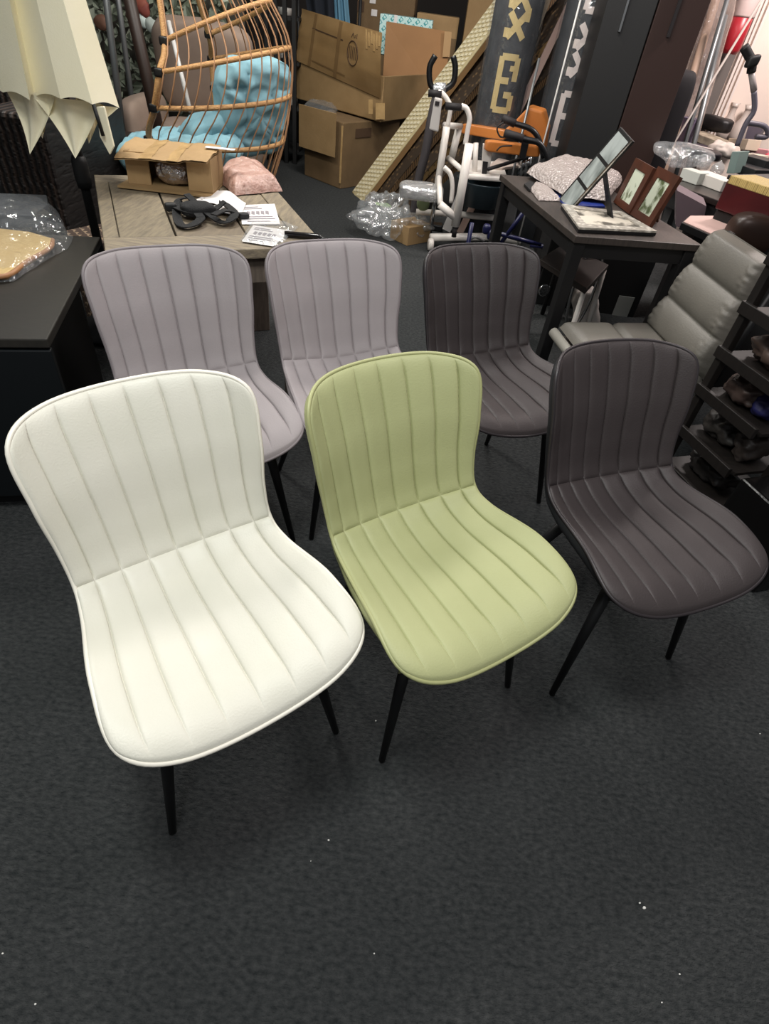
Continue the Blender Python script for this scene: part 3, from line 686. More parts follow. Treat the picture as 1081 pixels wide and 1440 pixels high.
# stacked boxes at the very back
YB = 7.6
def backbox(px0, px1, pyb, top, m, label, dy=.5, Y=YB):
    a, b = A(px0, pyb, Y=Y), A(px1, pyb, Y=Y); z0 = min(a.z, b.z)
    return a, b
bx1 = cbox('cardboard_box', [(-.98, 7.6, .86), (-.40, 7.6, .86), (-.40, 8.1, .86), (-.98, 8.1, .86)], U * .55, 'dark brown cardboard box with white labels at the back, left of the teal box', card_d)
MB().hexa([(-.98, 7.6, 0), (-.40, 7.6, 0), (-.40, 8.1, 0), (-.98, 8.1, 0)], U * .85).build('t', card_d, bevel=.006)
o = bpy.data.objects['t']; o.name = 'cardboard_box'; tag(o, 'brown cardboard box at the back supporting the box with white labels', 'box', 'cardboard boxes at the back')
for (px, py, w_, h_, m_) in [(526, 18, .06, .05, paper), (524, 1, .06, .04, paper), (507, 9, .07, .08, inkm)]:
    p = A(px, py, Y=7.595); MB().box(p, (w_, .004, h_)).build('label', m_, bx1)
bx2 = cbox('cardboard_box', [(-.36, 7.4, .86), (.06, 7.4, .86), (.06, 7.8, .86), (-.36, 7.8, .86)], U * .42, 'tan cardboard box at the back, behind the teal patterned box', card2)
o = MB().hexa([(-.36, 7.4, 0), (.06, 7.4, 0), (.06, 7.8, 0), (-.36, 7.8, 0)], U * .85).build('cardboard_box', card_d, bevel=.006); tag(o, 'brown cardboard box under the tan box at the back', 'box', 'cardboard boxes at the back')
MB().box((-.15, 7.396, 1.02), (.42, .006, .20)).build('dark_flap', card_d, bx2)  # flap in the darker cardboard colour
o = MB().hexa([(.12, 7.3, 0), (.42, 7.3, 0), (.42, 7.7, 0), (.12, 7.7, 0)], U * 1.62).build('tall_box', card, bevel=.006); tag(o, 'tall narrow cardboard box at the back, behind the leaning cane panels', 'box', 'cardboard boxes at the back')
a = A(533, 42, Y=7.0); b = A(606, 50, Y=7.0)
tq = thing('teal_box', 'teal box with white swirl pattern behind the big open carton', 'box', (a.x + .25, 7.1, .9))
tealm = mat('teal_swirl_print', '#3f9a9f', .4, col2='#bfe0de', scale=16, kind='magic', lo=.55, hi=.62)
MB().hexa([(a.x, 7.0, .95), (b.x, 7.0, .95), (b.x, 7.25, .95), (a.x, 7.25, .95)], U * (A(535, 19, Y=7.0).z - .95)).build('carton', tealm, tq, bevel=.004)
pz = A(557, 19, Y=7.0); MB().hexa([(pz.x - .015, 6.994, .96), (pz.x + .015, 6.994, .96), (pz.x + .015, 7.0, .96), (pz.x - .015, 7.0, .96)], U * (pz.z - .97)).build('ribbon', paper, tq)
o = MB().hexa([(a.x - .02, 6.98, 0), (b.x + .02, 6.98, 0), (b.x + .02, 7.28, 0), (a.x - .02, 7.28, 0)], U * .945).build('cardboard_box', card_d, bevel=.006); tag(o, 'brown cardboard box carrying the teal patterned box', 'box', 'cardboard boxes at the back')
# garments hanging behind the carton
for (pts, colr, lab) in [([(428, -12), (471, -12), (474, 22), (440, 22)], '#161c26', 'dark navy garment hanging behind the big open carton'), ([(469, -12), (487, -12), (497, 30), (475, 26)], '#5f8ba3', 'light blue garment hanging beside the dark navy one')]:
    P = [A(*p, Y=7.2) for p in pts]
    g = MB()
    for off in (0, .03):
        g.grid(lambda u, v: P[0].lerp(P[1], u).lerp(P[3].lerp(P[2], u), v) + V((0, off + .03 * math.sin(u * 14), -.25 * v)), 24, 10)
    tag(g.build('garment', mat('cloth' + colr[1:], colr, .9), smooth=True), lab, 'garment', 'garments hanging at the back')
tag(MB().tube([(-1.5, 7.2, 1.62), (-.9, 7.2, 1.62)], .015, 8).tube([(-1.5, 7.2, 1.62), (-1.5, 7.2, 0)], .015, 8).tube([(-.9, 7.2, 1.62), (-.9, 7.2, 0)], .015, 8).build('clothes_rail', blk, smooth=True), 'black clothes rail carrying garments behind the boxes', 'rail')
# ================================================================ leaning cane panels
cane = mat('cream_cane_weave', '#b3a683', .5, col2='#a69873', scale=20)
dash = mat('raised_weave', '#cfc6aa', .4)
caneb = mat('dark_cane_edge', '#7a5f40', .6, col2='#35271b', scale=22, kind='wave')
pf0, pf1 = A(495, 271, z=0), A(513, 284, z=0)
pt0 = A(692, 5, Y=6.05)
dirp = (pt0 - pf0); Lp = dirp.length; dirp.normalize()
wv = (pf1 - pf0); wv = wv - dirp * wv.dot(dirp); wl = wv.length; wv.normalize()
nv = dirp.cross(wv).normalized()
if nv.z < 0: nv = -nv
stepd = V((.085, -.045, 0))
labs = ['cream cane-weave panel on top of the leaning stack, by the cardboard boxes', 'second leaning panel, brown edge under the cream cane-weave one', 'third leaning panel with dark lattice edge', 'lowest leaning panel of the stack, nearest the white walker frame']
for k in range(4):
    b0 = pf0 + V((.13, -.07, 0)) * k + (V((0.0, 0, 0)))
    t_ = thing('cane_panel', labs[k], 'panel', b0, 'leaning cane panels')
    E0 = b0; d = (dirp + V((.03, -.03, -.02)) * k).normalized()
    w_ = .26
    MB().hexa([E0, E0 + wv * w_, E0 + wv * w_ - nv * .045, E0 - nv * .045], d * (Lp + .25)).build('frame', [caneb, caneb, mat('dark_lattice', '#30241a', .6, col2='#7d6540', scale=40, kind='voronoi', lo=.2, hi=.5), caneb][k] if k else mat('tan_panel_edge', '#8c6c46', .6), t_)
    MB().hexa([E0 + nv * .001 + d * .01, E0 + wv * w_ + nv * .001 + d * .01, E0 + wv * w_ + nv * .006 + d * .01, E0 + nv * .006 + d * .01], d * (Lp + .2)).build('woven_face', cane if k == 0 else mat('brown_weave', '#5d4930', .6, col2='#2c2116', scale=26, kind='voronoi', lo=.15, hi=.4), t_)
    if k == 0:
        fc = bpy.data.objects['woven_face']; g = MB()
        for a in range(5):
            for b in range(46):
                c_ = E0 + wv * (.03 + .045 * a) + d * (.04 + .04 * b + (.02 if a % 2 else 0)) + nv * .0085
                g.box(c_, (.034, .022, .004), (wv + d * .35, d, nv))
        g.build('raised_weave', dash, fc)
# ================================================================ floor clutter by the walker
def bagblob(name, c_, size, label, seed, ax_=((1, 0, 0), (0, 1, 0), (0, 0, 1)), m=clearf):
    o = MB().blob(c_, ax_, size, 2.2, .5, 12, 80, 46, seed).build(name, m, smooth=True)
    for v_ in o.data.vertices:
        if v_.co.z + o.location.z < .004: v_.co.z = .004 - o.location.z
    return tag(o, label, 'bag', 'crumpled plastic bags on the floor')
p = A(540, 300, z=.08); bagblob('plastic_bag', (p.x, p.y, .11), (.34, .3, .24), 'crumpled clear plastic bag lying on the floor at the foot of the cane panels', 1)
p = A(548, 318, z=.06); bagblob('plastic_bag', (p.x, p.y - .05, .10), (.52, .34, .20), 'crumpled clear plastic bag on the floor nearest the grey chairs, by the small box', 4)
p0 = A(572, 346, z=0); p1 = A(603, 340, z=0); e = (p1 - p0); d = U.cross(e).normalized() * .2
tag(MB().hexa([p0, p1, p1 + d, p0 + d], U * .13).build('small_carton', card2, bevel=.003), 'small tan cardboard carton on the floor beside the crumpled plastic bags', 'box')
p = A(545, 273, z=.1); tag(MB().blob((p.x, p.y, .012), ((1, -.2, 0), (.2, 1, 0), U), (.2, .1, .02), 3, .2).build('green_strip', mat('lime_plastic', '#8fb561', .5), smooth=True), 'lime green plastic strip on the floor behind the plastic bags', 'strip')
# ================================================================ white patient lift
wm = mat('white_enamel', '#ddd6cf', .3)
gripm = mat('black_rubber', '#171214', .7)
YW = 4.7
def T(pts, r, Y=YW, n=6): return spl([A(x, y, Y=(Y if not isinstance(Y, (list, tuple)) else Y[i])) for i, (x, y) in enumerate(pts)], n)
wk = thing('patient_lift', 'white tubular walking lift with black hand grips and plastic-wrapped pad', 'walker', (.1, YW, 0))
MB().tube([A(628, 178, Y=YW), A(615, 262, Y=YW)], .026, 12).build('post', wm, wk, True)
MB().tube([A(645, 180, Y=4.9), A(634, 226, Y=4.9)], .026, 12).build('post', wm, wk, True)
MB().tube([A(614, 262, Y=YW), A(606, 318, Y=YW)], .016, 10).build('chrome_rod', chrome, wk, True)
MB().tube(T([(629, 178), (633, 152), (628, 139), (621, 131), (616, 130)], .018), .016, 10).build('handle', wm, wk, True)
MB().tube([A(602, 131, Y=YW), A(621, 132, Y=YW)], .021, 12).build('grip', gripm, wk, True)
MB().tube(T([(654, 203), (658, 180), (660, 166), (656, 153), (648, 149)], .018, 4.55), .017, 10).build('handle', wm, wk, True)
MB().tube([A(626, 149, Y=4.55), A(649, 151, Y=4.55)], .021, 12).build('grip', gripm, wk, True)
MB().tube([A(625, 176, Y=YW), A(648, 178, Y=4.9)], .02, 10).build('cross_bar', wm, wk, True)
MB().tube([A(630, 222, Y=4.75), A(652, 241, Y=4.55)], .018, 10).build('cross_bar', wm, wk, True)
MB().hexa([A(603, 182, Y=YW - .05), A(616, 186, Y=YW - .05), A(622, 140, Y=YW - .05), A(611, 137, Y=YW - .05)], V((0, .05, 0))).build('control_box', mat('pale_grey_plastic', '#b9b4b0', .4), wk, bevel=.008)
MB().hexa([A(611, 148, Y=YW - .056), A(617, 149, Y=YW - .056), A(618, 143, Y=YW - .056), A(612, 142, Y=YW - .056)], V((0, .004, 0))).build('display', gripm, wk)
MB().tube(T([(624, 235), (633, 245), (636, 262), (634, 285)], .018, 4.5), .016, 10).build('side_loop', wm, wk, True)
MB().tube([A(585, 298, Y=4.8), A(640, 301, Y=4.8), A(700, 307, Y=4.8)], .022, 10).build('base_bar', wm, wk, True)
MB().tube([A(608, 262, Y=4.6), A(572, 263, Y=4.6)], .014, 8).build('pad_arm', wm, wk, True)
g = MB().blob(A(592, 269, Y=4.6), ((1, 0, 0), (0, 1, 0), U), (.32, .22, .10), 4, .08, 12); g.build('wrapped_pad', film('wrapped_pad', '#b9b9b9', .3, 1, 20), wk, True)
MB().lathe([(.02, 0), (.045, 0), (.05, .015), (.045, .03), (.02, .03)], A(595, 286, Y=4.75), 16, (0, -1, 0)).build('caster', mat('pale_green_wheel', '#8c9a72', .5), wk, True)
for (px, py) in [(604, 320), (588, 303), (699, 312)]:
    p = A(px, py, Y=4.8); MB().lathe([(.015, -.015), (.04, -.015), (.045, 0), (.04, .015), (.015, .015)], (p.x, 4.8, .046), 18, (1, .2, 0)).build('caster', gripm, wk, True)
    MB().tube([(p.x, 4.8, .05), (p.x, 4.8, max(.1, p.z))], .012, 8).build('caster_stem', chrome, wk, True)
# ---- transfer commode chair with orange pads
YC = 4.35
cmc = thing('transfer_chair', 'white transfer commode chair with orange backrest and armrests, behind the black desk', 'chair', (.45, 4.5, 0))
orange = mat('orange_pad', '#b0682f', .4, col2='#b97235', scale=4, bump=.1, bscale=80)
MB().tube([A(660, 202, Y=YC), A(640, 318, Y=YC)], .030, 12).build('post', wm, cmc, True)
MB().tube([A(669, 201, Y=4.6), A(667, 250, Y=4.6)], .018, 10).build('post', wm, cmc, True)
MB().hexa([A(676, 249, Y=4.55), A(687, 249, Y=4.55), A(693, 206, Y=4.55), A(679, 202, Y=4.55)], V((0, .03, 0))).build('side_plate', wm, cmc, bevel=.004)
MB().hexa([A(677, 246, Y=4.54), A(684, 246, Y=4.54), A(686, 228, Y=4.54), A(679, 227, Y=4.54)], V((0, .01, 0))).build('black_pad', gripm, cmc)
MB().tube([A(618, 287, Y=YC), A(640, 306, Y=YC)], .026, 10).build('cross_plate', wm, cmc, True)
MB().tube([A(619, 287, Y=YC), A(617, 250, Y=4.6)], .02, 10).build('upright_tube', wm, cmc, True)
bz = [A(605, 334, z=.07), A(690, 333, z=.07), A(732, 339, z=.07)]
MB().tube(bz, .028, 12).build('base_bar', wm, cmc, True)
MB().tube([A(640, 318, Y=YC), A(638, 333, Y=YC)], .018, 10).build('stem', gripm, cmc, True)
p = A(605, 345, z=.04); MB().lathe([(.015, -.018), (.04, -.018), (.045, 0), (.04, .018), (.015, .018)], (p.x, p.y, .046), 18, (1, .2, 0)).build('caster', wm, cmc, True)
p = A(722, 342, z=.04); MB().lathe([(.015, -.018), (.04, -.018), (.045, 0), (.04, .018), (.015, .018)], (p.x, p.y, .046), 18, (1, .2, 0)).build('caster', wm, cmc, True)
MB().tube(spl([A(658, 338, z=.1), A(668, 333, z=.14), A(680, 338, z=.1)], 6), .012, 8).build('brake_lever', mat('dull_grey_metal', '#7d7c7c', .4), cmc, True)
s0, s1 = A(657, 253, Y=4.5), A(712, 257, Y=4.5)
MB().hexa([s0, s1, s1 + V((.0, .5, .0)), s0 + V((0, .5, 0))], U * .035).build('seat', wm, cmc, bevel=.012)
MB().hexa([A(684, 238, Y=4.7), A(706, 240, Y=4.7), A(735, 235, Y=5.05), A(700, 226, Y=5.05)], U * .02).build('seat_lid', mat('pale_seat', '#c4b3a9', .5), cmc, bevel=.004)
bp_ = A(677, 275, Y=4.6)
MB().lathe([(.0, -.14), (.15, -.13), (.19, .02), (.2, .03), (.175, .03), (.15, -.1), (0, -.12)], (bp_.x, 4.7, bp_.z + .05), 28).build('bucket', mat('teal_bucket', '#26333a', .4), cmc, True)
def pad(a, b, th_, hh):
    d_ = (b - a); L_ = d_.length; d_.normalize(); s_ = d_.cross(U).normalized()
    return MB().blob((a + b) / 2, (d_, s_, U), (L_, th_, hh), 8, 0, 1, 40, 20)
pad(A(650, 180, Y=5.1), A(712, 190, Y=4.95), .07, .065).build('armrest', orange, cmc, True)
pad(A(682, 204, Y=4.5), A(758, 213, Y=4.6), .07, .065).build('armrest', orange, cmc, True)
outl = [(705, 186), (718, 176), (742, 151), (763, 157), (769, 182), (764, 213), (752, 200), (735, 190)]
MB().prism([A(x, y, Y=4.95) for x, y in outl], V((.03, .055, .02))).build('backrest', orange, cmc, bevel=.014, seg=3)
blkt = mat('black_tube', '#101012', .35)
MB().tube(T([(708, 168), (724, 174), (745, 181), (757, 195), (764, 222)], 0, 4.55), .017, 10).build('push_handle', blkt, cmc, True)
MB().tube(T([(710, 187), (735, 195), (757, 201), (768, 218), (771, 235)], 0, 4.4), .017, 10).build('push_handle', blkt, cmc, True)
MB().tube([A(706, 166, Y=4.55), A(724, 174, Y=4.55)], .024, 10).build('grip', gripm, cmc, True)
MB().tube([A(709, 187, Y=4.4), A(735, 195, Y=4.4)], .024, 10).build('grip', gripm, cmc, True)
MB().hexa([A(730, 222, Y=4.5), A(738, 224, Y=4.5), A(745, 196, Y=4.5), A(735, 192, Y=4.5)], V((0, .03, 0))).build('bracket', blkt, cmc)
for pts in [[(708, 172), (699, 180), (703, 192), (712, 192)], [(720, 205), (705, 206), (698, 212)]]: MB().tube(T(pts, 0, 4.4), .005, 6).build('cable', blk, cmc, True)
MB().tube([A(686, 238, Y=4.48), A(712, 230, Y=4.6), A(752, 217, Y=4.7)], .012, 8).build('belt', gripm, cmc, True)
for (px, py) in [(735, 228), (742, 226)]: MB().lathe([(.03, -.07), (.035, 0), (.03, .05)], A(px, py + 4, Y=4.7), 14).build('silver_clamp', chrome, cmc, True)
# ---- exercise bike handlebar behind
bk_ = thing('exercise_bike', 'grey post with black U-shaped handlebar behind the white walking lift', 'exercise bike', (.0, 5.05, 0))
MB().tube(T([(612, 78), (604, 95), (605, 118), (613, 127)], 0, 5.0), .02, 10).build('handlebar', blkt, bk_, True)
MB().tube(T([(637, 79), (640, 95), (637, 116), (624, 127)], 0, 5.0), .02, 10).build('handlebar', blkt, bk_, True)
MB().blob(A(618, 125, Y=5.0), ((1, 0, 0), (0, 1, 0), U), (.10, .08, .07), 3, .2, 20).build('clamp', film('clamp_wrap', '#b8bcc0', .2, 1, 40), bk_, True)
p1_ = A(602, 190, Y=5.0)
MB().tube(spl([A(616, 128, Y=5.0), A(606, 170, Y=5.0), A(598, 215, Y=5.02), A(588, 255, Y=5.05), (A(588, 255, Y=5.05).x, 5.08, .02)], 6), .034, 14).build('stem', mat('dark_grey_tube', '#4a4648', .4), bk_, True)
MB().hexa([(-.3, 5.0, .0), (.15, 5.0, .0), (.15, 5.1, .0), (-.3, 5.1, .0)], U * .05).build('base', blkt, bk_, bevel=.01)
# ================================================================ carpet rolls in plastic
gold = mat('gold_carpet_pattern', '#bfa970', .6); silver = mat('silver_carpet_pattern', '#d3c7c2', .6)
pile = mat('black_carpet_pile', '#17181b', .9, col2='#2a2b2e', scale=14)
def roll(px_b, py_b, px_t, Y, r, pm_, label, keyx):
    b_ = A(px_b, py_b, Y=Y); 
    t_ = thing('carpet_roll', label, 'carpet', (b_.x, Y, 0), 'carpet rolls standing on end')
    c0 = V((b_.x, Y, 0))
    MB().lathe([(r - .01, 0), (r, .01), (r, 1.99), (r - .01, 2.0)], c0, 48).build('rolled_pile', pile, t_, True)
    def cyl(a, z, rr=r + .004): return c0 + V((rr * math.sin(a), -rr * math.cos(a), z))
    g_ = MB()
    def patch(a0, a1, z0, z1):
        n = max(2, int(abs(a1 - a0) / .12) + 1); 
        vs = [cyl(a0 + (a1 - a0) * k / n, z) for z in (z0, z1) for k in range(n + 1)] + [cyl(a0 + (a1 - a0) * k / n, z, r + .001) for z in (z0, z1) for k in range(n + 1)]
        N_ = n + 1
        fs = [(k, k + 1, N_ + k + 1, N_ + k) for k in range(n)] + [(2 * N_ + k, 3 * N_ + k, 3 * N_ + k + 1, 2 * N_ + k + 1) for k in range(n)]
        g_.add(vs, fs)
    def bar(a0, z0, a1, z1, w_):
        d_ = V((a1 - a0, z1 - z0, 0)); d2 = V((d_.x * r, d_.y, 0)); n_ = V((-d2.y, d2.x, 0)).normalized() * w_ / 2
        vs = []
        for k in range(7):
            f = k / 6; a = a0 + d_.x * f; z = z0 + d_.y * f
            vs += [cyl(a + n_.x / r, z + n_.y), cyl(a - n_.x / r, z - n_.y)]
        g_.add(vs, [(2 * k, 2 * k + 1, 2 * k + 3, 2 * k + 2) for k in range(6)])
    k0, zb = keyx
    s_ = .11 / r * .5
    z = zb
    # greek key: nested square hooks, then an interlaced chain, repeated upwards
    for rep in range(3):
        w_ = .038
        bar(k0 - s_, z, k0 + s_, z, w_); bar(k0 - s_, z, k0 - s_, z + .17, w_); bar(k0 + s_, z, k0 + s_, z + .09, w_); bar(k0, z + .09, k0 + s_, z + .09, w_); bar(k0 - s_, z + .17, k0 + s_ * .3, z + .17, w_)
        bar(k0 - s_, z + .17, k0 - s_, z + .30, w_); bar(k0 - s_, z + .30, k0 + s_, z + .30, w_); bar(k0 + s_, z + .17, k0 + s_, z + .30, w_); bar(k0 + s_ * .2, z + .24, k0 + s_, z + .24, w_ * .8)
        zc_ = z + .40
        for q_ in range(2):
            bar(k0 - s_, zc_, k0 + s_, zc_ + .13, w_); bar(k0 + s_, zc_, k0 - s_, zc_ + .13, w_); bar(k0 - s_ * 1.1, zc_ + .0, k0 - s_ * 1.1, zc_ + .05, w_); bar(k0 + s_ * 1.1, zc_ + .09, k0 + s_ * 1.1, zc_ + .16, w_)
            zc_ += .15
        z += .75
    g_.build('pattern', pm_, t_)
    MB().lathe([(r + .012, .01), (r + .016, .4), (r + .012, .9), (r + .018, 1.4), (r + .013, 2.02)], c0, 48).build('plastic_wrap', film('roll_wrap', '#9aa0a6', .84, 1.0, 7, .1), t_, True)
    return t_
roll(699, 165, 0, 5.2, .165, gold, 'plastic-wrapped black carpet roll with gold key pattern, left of the pair', (-.02, .86))
roll(786, 180, 0, 5.25, .165, silver, 'plastic-wrapped black carpet roll with silver key pattern, beside the black wardrobe', (.0, .70))
for (a, b, w_, m_, lab) in [((728, 158, 5.3), (770, 70, 5.45), .05, mat('pinkish_plank', '#a58b80', .6), 'pinkish timber plank leaning between the carpet rolls'),
                            ((716, 135, 5.45), (762, 15, 5.6), .06, mat('olive_plank', '#6f6250', .6), 'dull brown timber plank leaning left between the carpet rolls'),
                            ((738, 60, 5.6), (758, 12, 5.7), .07, mat('silver_board', '#8f8c8a', .4), 'silver-grey board leaning behind the left carpet roll')]:
    a_ = A(a[0], a[1], Y=a[2]); b_ = A(b[0], b[1], Y=b[2]); d_ = (b_ - a_).normalized()
    a0_ = a_ - d_ * (a_.z / d_.z)
    s_ = d_.cross(V((0, 1, 0))).normalized(); n_ = d_.cross(s_)
    a0_ = a0_ + U * .02
    tag(MB().hexa([a0_ - s_ * w_ / 2, a0_ + s_ * w_ / 2, a0_ + s_ * w_ / 2 + n_ * .02, a0_ - s_ * w_ / 2 + n_ * .02], b_ + d_ * .3 - a0_).build('timber_plank', m_), lab, 'plank', 'planks leaning between the carpet rolls')
p = A(749, 150, Y=4.85); q = A(758, 82, Y=5.0); lean('thin_rod', 'thin pale metal rod standing behind the orange backrest', 'rod', (p.x - .05, 4.75, 0.0), q, .009, galv)
p = A(783, 120, Y=4.75); q = A(817, 0, Y=4.75); lean('thin_rod', 'thin white cord-like rod in front of the silver-patterned carpet roll', 'rod', (p.x, 4.76, 0.0), (q.x, 4.76, q.z + .2), .006, mat('white_plastic', '#c9c6c2', .4))
# ================================================================ wardrobe
YL = 4.55
lx, mx, rx = A(858, 0, Y=YL).x, A(927, 0, Y=YL).x, A(1000, 0, Y=YL).x
wd = thing('wardrobe', 'tall two-door black-brown wardrobe standing behind the black desk', 'wardrobe', ((lx + rx) / 2, YL + .2, 0))
wshade_blk = mat('wardrobe_shade_black', '#0d0c0d', .55); wbrn = mat('wardrobe_dark_brown', '#382925', .35, spec=.5)  # black puts the left door's shade into its colour; body shares it
HW = 2.0
MB().hexa([(lx + .01, YL + .1, 0), (rx, YL + .02, 0), (rx + .0, YL + .5, 0), (lx + .01, YL + .5, 0)], U * HW).build('body', wshade_blk, wd, bevel=.003)
d1 = MB().hexa([(lx, YL + .08, .05), (mx - .004, YL + .0, .05), (mx - .004, YL + .02, .05), (lx, YL + .1, .05)], U * (HW - .07)).build('door', wshade_blk, wd, bevel=.004, label='left door, shade painted in as black')
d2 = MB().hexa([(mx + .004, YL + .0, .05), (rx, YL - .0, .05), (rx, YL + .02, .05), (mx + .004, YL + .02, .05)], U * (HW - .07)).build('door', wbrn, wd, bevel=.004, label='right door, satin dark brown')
hz = A(872, 45, Y=YL); MB().hexa([(hz.x - .006, YL + .03, hz.z), (hz.x + .006, YL + .028, hz.z), (hz.x + .006, YL + .06, hz.z), (hz.x - .006, YL + .06, hz.z)], U * .4).build('handle', chrome, d1)
hz = A(938, 52, Y=YL); MB().hexa([(hz.x - .008, YL - .02, hz.z), (hz.x + .008, YL - .02, hz.z), (hz.x + .008, YL, hz.z), (hz.x - .008, YL, hz.z)], U * .4).build('handle', gripm, d2)
hz = A(879, 68, Y=YL); MB().box((hz.x, YL + .045, hz.z), (.03, .02, .07)).build('lock', gripm, d1)
sz = A(975, 95, Y=4.75); tag(MB().blob((rx + .10, 4.9, .62), ((1, 0, 0), (0, 1, 0), U), (.16, .3, 1.22), 7).build('black_case', mat('black_fabric_case', '#171317', .8), smooth=True), 'tall rounded black case standing against the right side of the wardrobe', 'case')
# ================================================================ black desk with frames
FL, BL = V((.628, 2.555, 0)), V((.366, 3.514, 0)); FR = V((1.199, 2.681, 0)); BR = FR + BL - FL
dx = (FR - FL).normalized(); dy = (BL - FL).normalized(); DW, DD = (FR - FL).length, (BL - FL).length
dk = thing('black_desk', 'black wooden desk holding photo frames, behind the dark chairs', 'desk', FL + dx * DW / 2 + dy * DD / 2)
desk_top = mat('ash_black_top', '#35302d', .45, col2='#443c37', scale=14, stretch=(10, 1.5, 1)); desk_b = mat('desk_black', '#121112', .5)
def db(x0, x1, y0, y1, z0, z1): return MB().hexa([FL + dx * x0 + dy * y0 + U * z0, FL + dx * x1 + dy * y0 + U * z0, FL + dx * x1 + dy * y1 + U * z0, FL + dx * x0 + dy * y1 + U * z0], U * (z1 - z0))
db(0, DW, 0, DD, .722, .75).build('desk_top', desk_top, dk, bevel=.003)
db(.02, DW - .02, .02, .045, .66, .721).build('rail', desk_b, dk); db(.02, DW - .02, DD - .045, DD - .02, .66, .721).build('rail', desk_b, dk)
db(.02, .045, .05, DD - .05, .66, .721).build('rail', desk_b, dk); db(DW - .045, DW - .02, .05, DD - .05, .66, .721).build('rail', desk_b, dk)
for a in (.01, DW - .06):
    for b in (.01, DD - .06): db(a, a + .05, b, b + .05, 0, .721).build('leg', desk_b, dk, bevel=.003)
TZ = .75
# triple photo strip
photo = mat('grey_branch_photo', '#a9b0ad', .35, col2='#5f6663', scale=5, stretch=(1, 3, 1), lo=.5, hi=.75)
bl, br = A(784, 281, z=TZ + .004), A(804, 294, z=TZ + .004)
tl_ = A(872, 178, Y=2.98); 
lv = tl_ - bl; wv_ = br - bl; wv_ = wv_ - lv * (wv_.dot(lv) / lv.dot(lv)) * .5
nf_ = wv_.cross(lv).normalized()
if nf_.y > 0: nf_ = -nf_
ph = thing('triple_photo_frame', 'black easel frame with three grey photos leaning on the black desk', 'photo frame', bl)
Pq = lambda u, v, n_=0: bl + wv_ * u + lv * v + nf_ * n_
MB().hexa([Pq(0, 0, -.012), Pq(1, 0, -.012), Pq(1, 1, -.012), Pq(0, 1, -.012)], nf_ * .012).build('frame', desk_b, ph, bevel=.002)
MB().hexa([Pq(.93, 0, .0005), Pq(1, 0, .0005), Pq(1, 1, .0005), Pq(.93, 1, .0005)], nf_ * .006).build('silver_edge', chrome, ph)
for k in range(3):
    v0 = .04 + k * .32; MB().hexa([Pq(.1, v0, .0006), Pq(.88, v0, .0006), Pq(.88, v0 + .28, .0006), Pq(.1, v0 + .28, .0006)], nf_ * .001).build('photo', photo, ph)
ft = bl.lerp(br, .6) + (V((lv.x, lv.y, 0))) * 1.0 + V((.03, -.03, 0)); ft.z = TZ + .003; up_ = Pq(.55, .62, -.014)
MB().hexa([up_ - wv_ * .18, up_ + wv_ * .18, ft + wv_ * .25, ft - wv_ * .25], V((.006, .002, .002))).build('easel_leg', desk_b, ph)
# brown bird frames
mah = mat('mahogany_frame', '#3f2216', .4, col2='#502b1c', scale=10, stretch=(6, 1, 1)); art = mat('pale_bamboo_print', '#c6cdb8', .4, col2='#56603f', scale=11, stretch=(2.4, 1.2, 1), lo=.56, hi=.64)
for k, (b0, b1, t0, t1, lab) in enumerate([((862, 284), (884, 301), (889, 221), (920, 234), 'mahogany frame with pale bamboo print, left one of the pair on the black desk'), ((885, 301), (912, 319), (922, 233), (956, 247), 'mahogany frame with pale bamboo print, right one of the pair on the black desk')]):
    q0, q1 = A(*b0, z=TZ + .004), A(*b1, z=TZ + .004); wq = q1 - q0; 
    tY = (q0.y + q1.y) / 2 + .03
    m0 = (A(*t0, Y=tY + .05) + A(*t1, Y=tY - .05)) / 2; lq = m0 - (q0 + q1) / 2; lq = lq - wq * lq.dot(wq) / wq.dot(wq) * .6
    nq = wq.cross(lq).normalized(); 
    if nq.y > 0: nq = -nq
    ob = thing('print_frame', lab, 'picture frame', q0)
    Q_ = lambda u, v, n_=0: q0 + wq * u + lq * v + nq * n_
    g = MB()
    for (u0, u1, v0, v1) in [(0, 1, 0, .15), (0, 1, .82, 1), (0, .21, .15, .82), (.79, 1, .15, .82)]: g.hexa([Q_(u0, v0, -.018), Q_(u1, v0, -.018), Q_(u1, v1, -.018), Q_(u0, v1, -.018)], nq * .018)
    g.build('frame', mah, ob)
    MB().hexa([Q_(.21, .15, -.012), Q_(.79, .15, -.012), Q_(.79, .82, -.012), Q_(.21, .82, -.012)], nq * .008).build('print', art, ob)
    ft = (q0 + q1) / 2 + V((lq.x, lq.y, 0)) * 1.5; ft.z = TZ + .003; u_ = Q_(.5, .6, -.02)
    MB().hexa([u_ - wq * .12, u_ + wq * .12, ft + wq * .12, ft - wq * .12], V((.005, .002, .002))).build('easel_leg', mah, ob)
# flat ornate frame
ff = [A(*p, z=TZ + .002) for p in [(812, 327), (921, 332), (872, 304), (788, 293)]]
of = thing('silver_photo_frame', 'ornate silver photo frame with a grey picture lying flat on the black desk', 'photo frame', ff[0].lerp(ff[2], .5))
MB().prism(ff, U * .012).build('backing', desk_b, of)
R_ = lambda u, v, z=0: ff[0].lerp(ff[1], u).lerp(ff[3].lerp(ff[2], u), v) + U * z
ornate = mat('embossed_silver', '#ded7ca', .35, col2='#a9a297', scale=40, kind='voronoi', bump=.8, bscale=40, lo=.1, hi=.5)
g = MB()
for (u0, u1, v0, v1) in [(0, 1, 0, .16), (0, 1, .84, 1), (0, .13, .16, .84), (.87, 1, .16, .84)]: g.hexa([R_(u0, v0, .0125), R_(u1, v0, .0125), R_(u1, v1, .0125), R_(u0, v1, .0125)], U * .008)
g.build('frame', ornate, of)
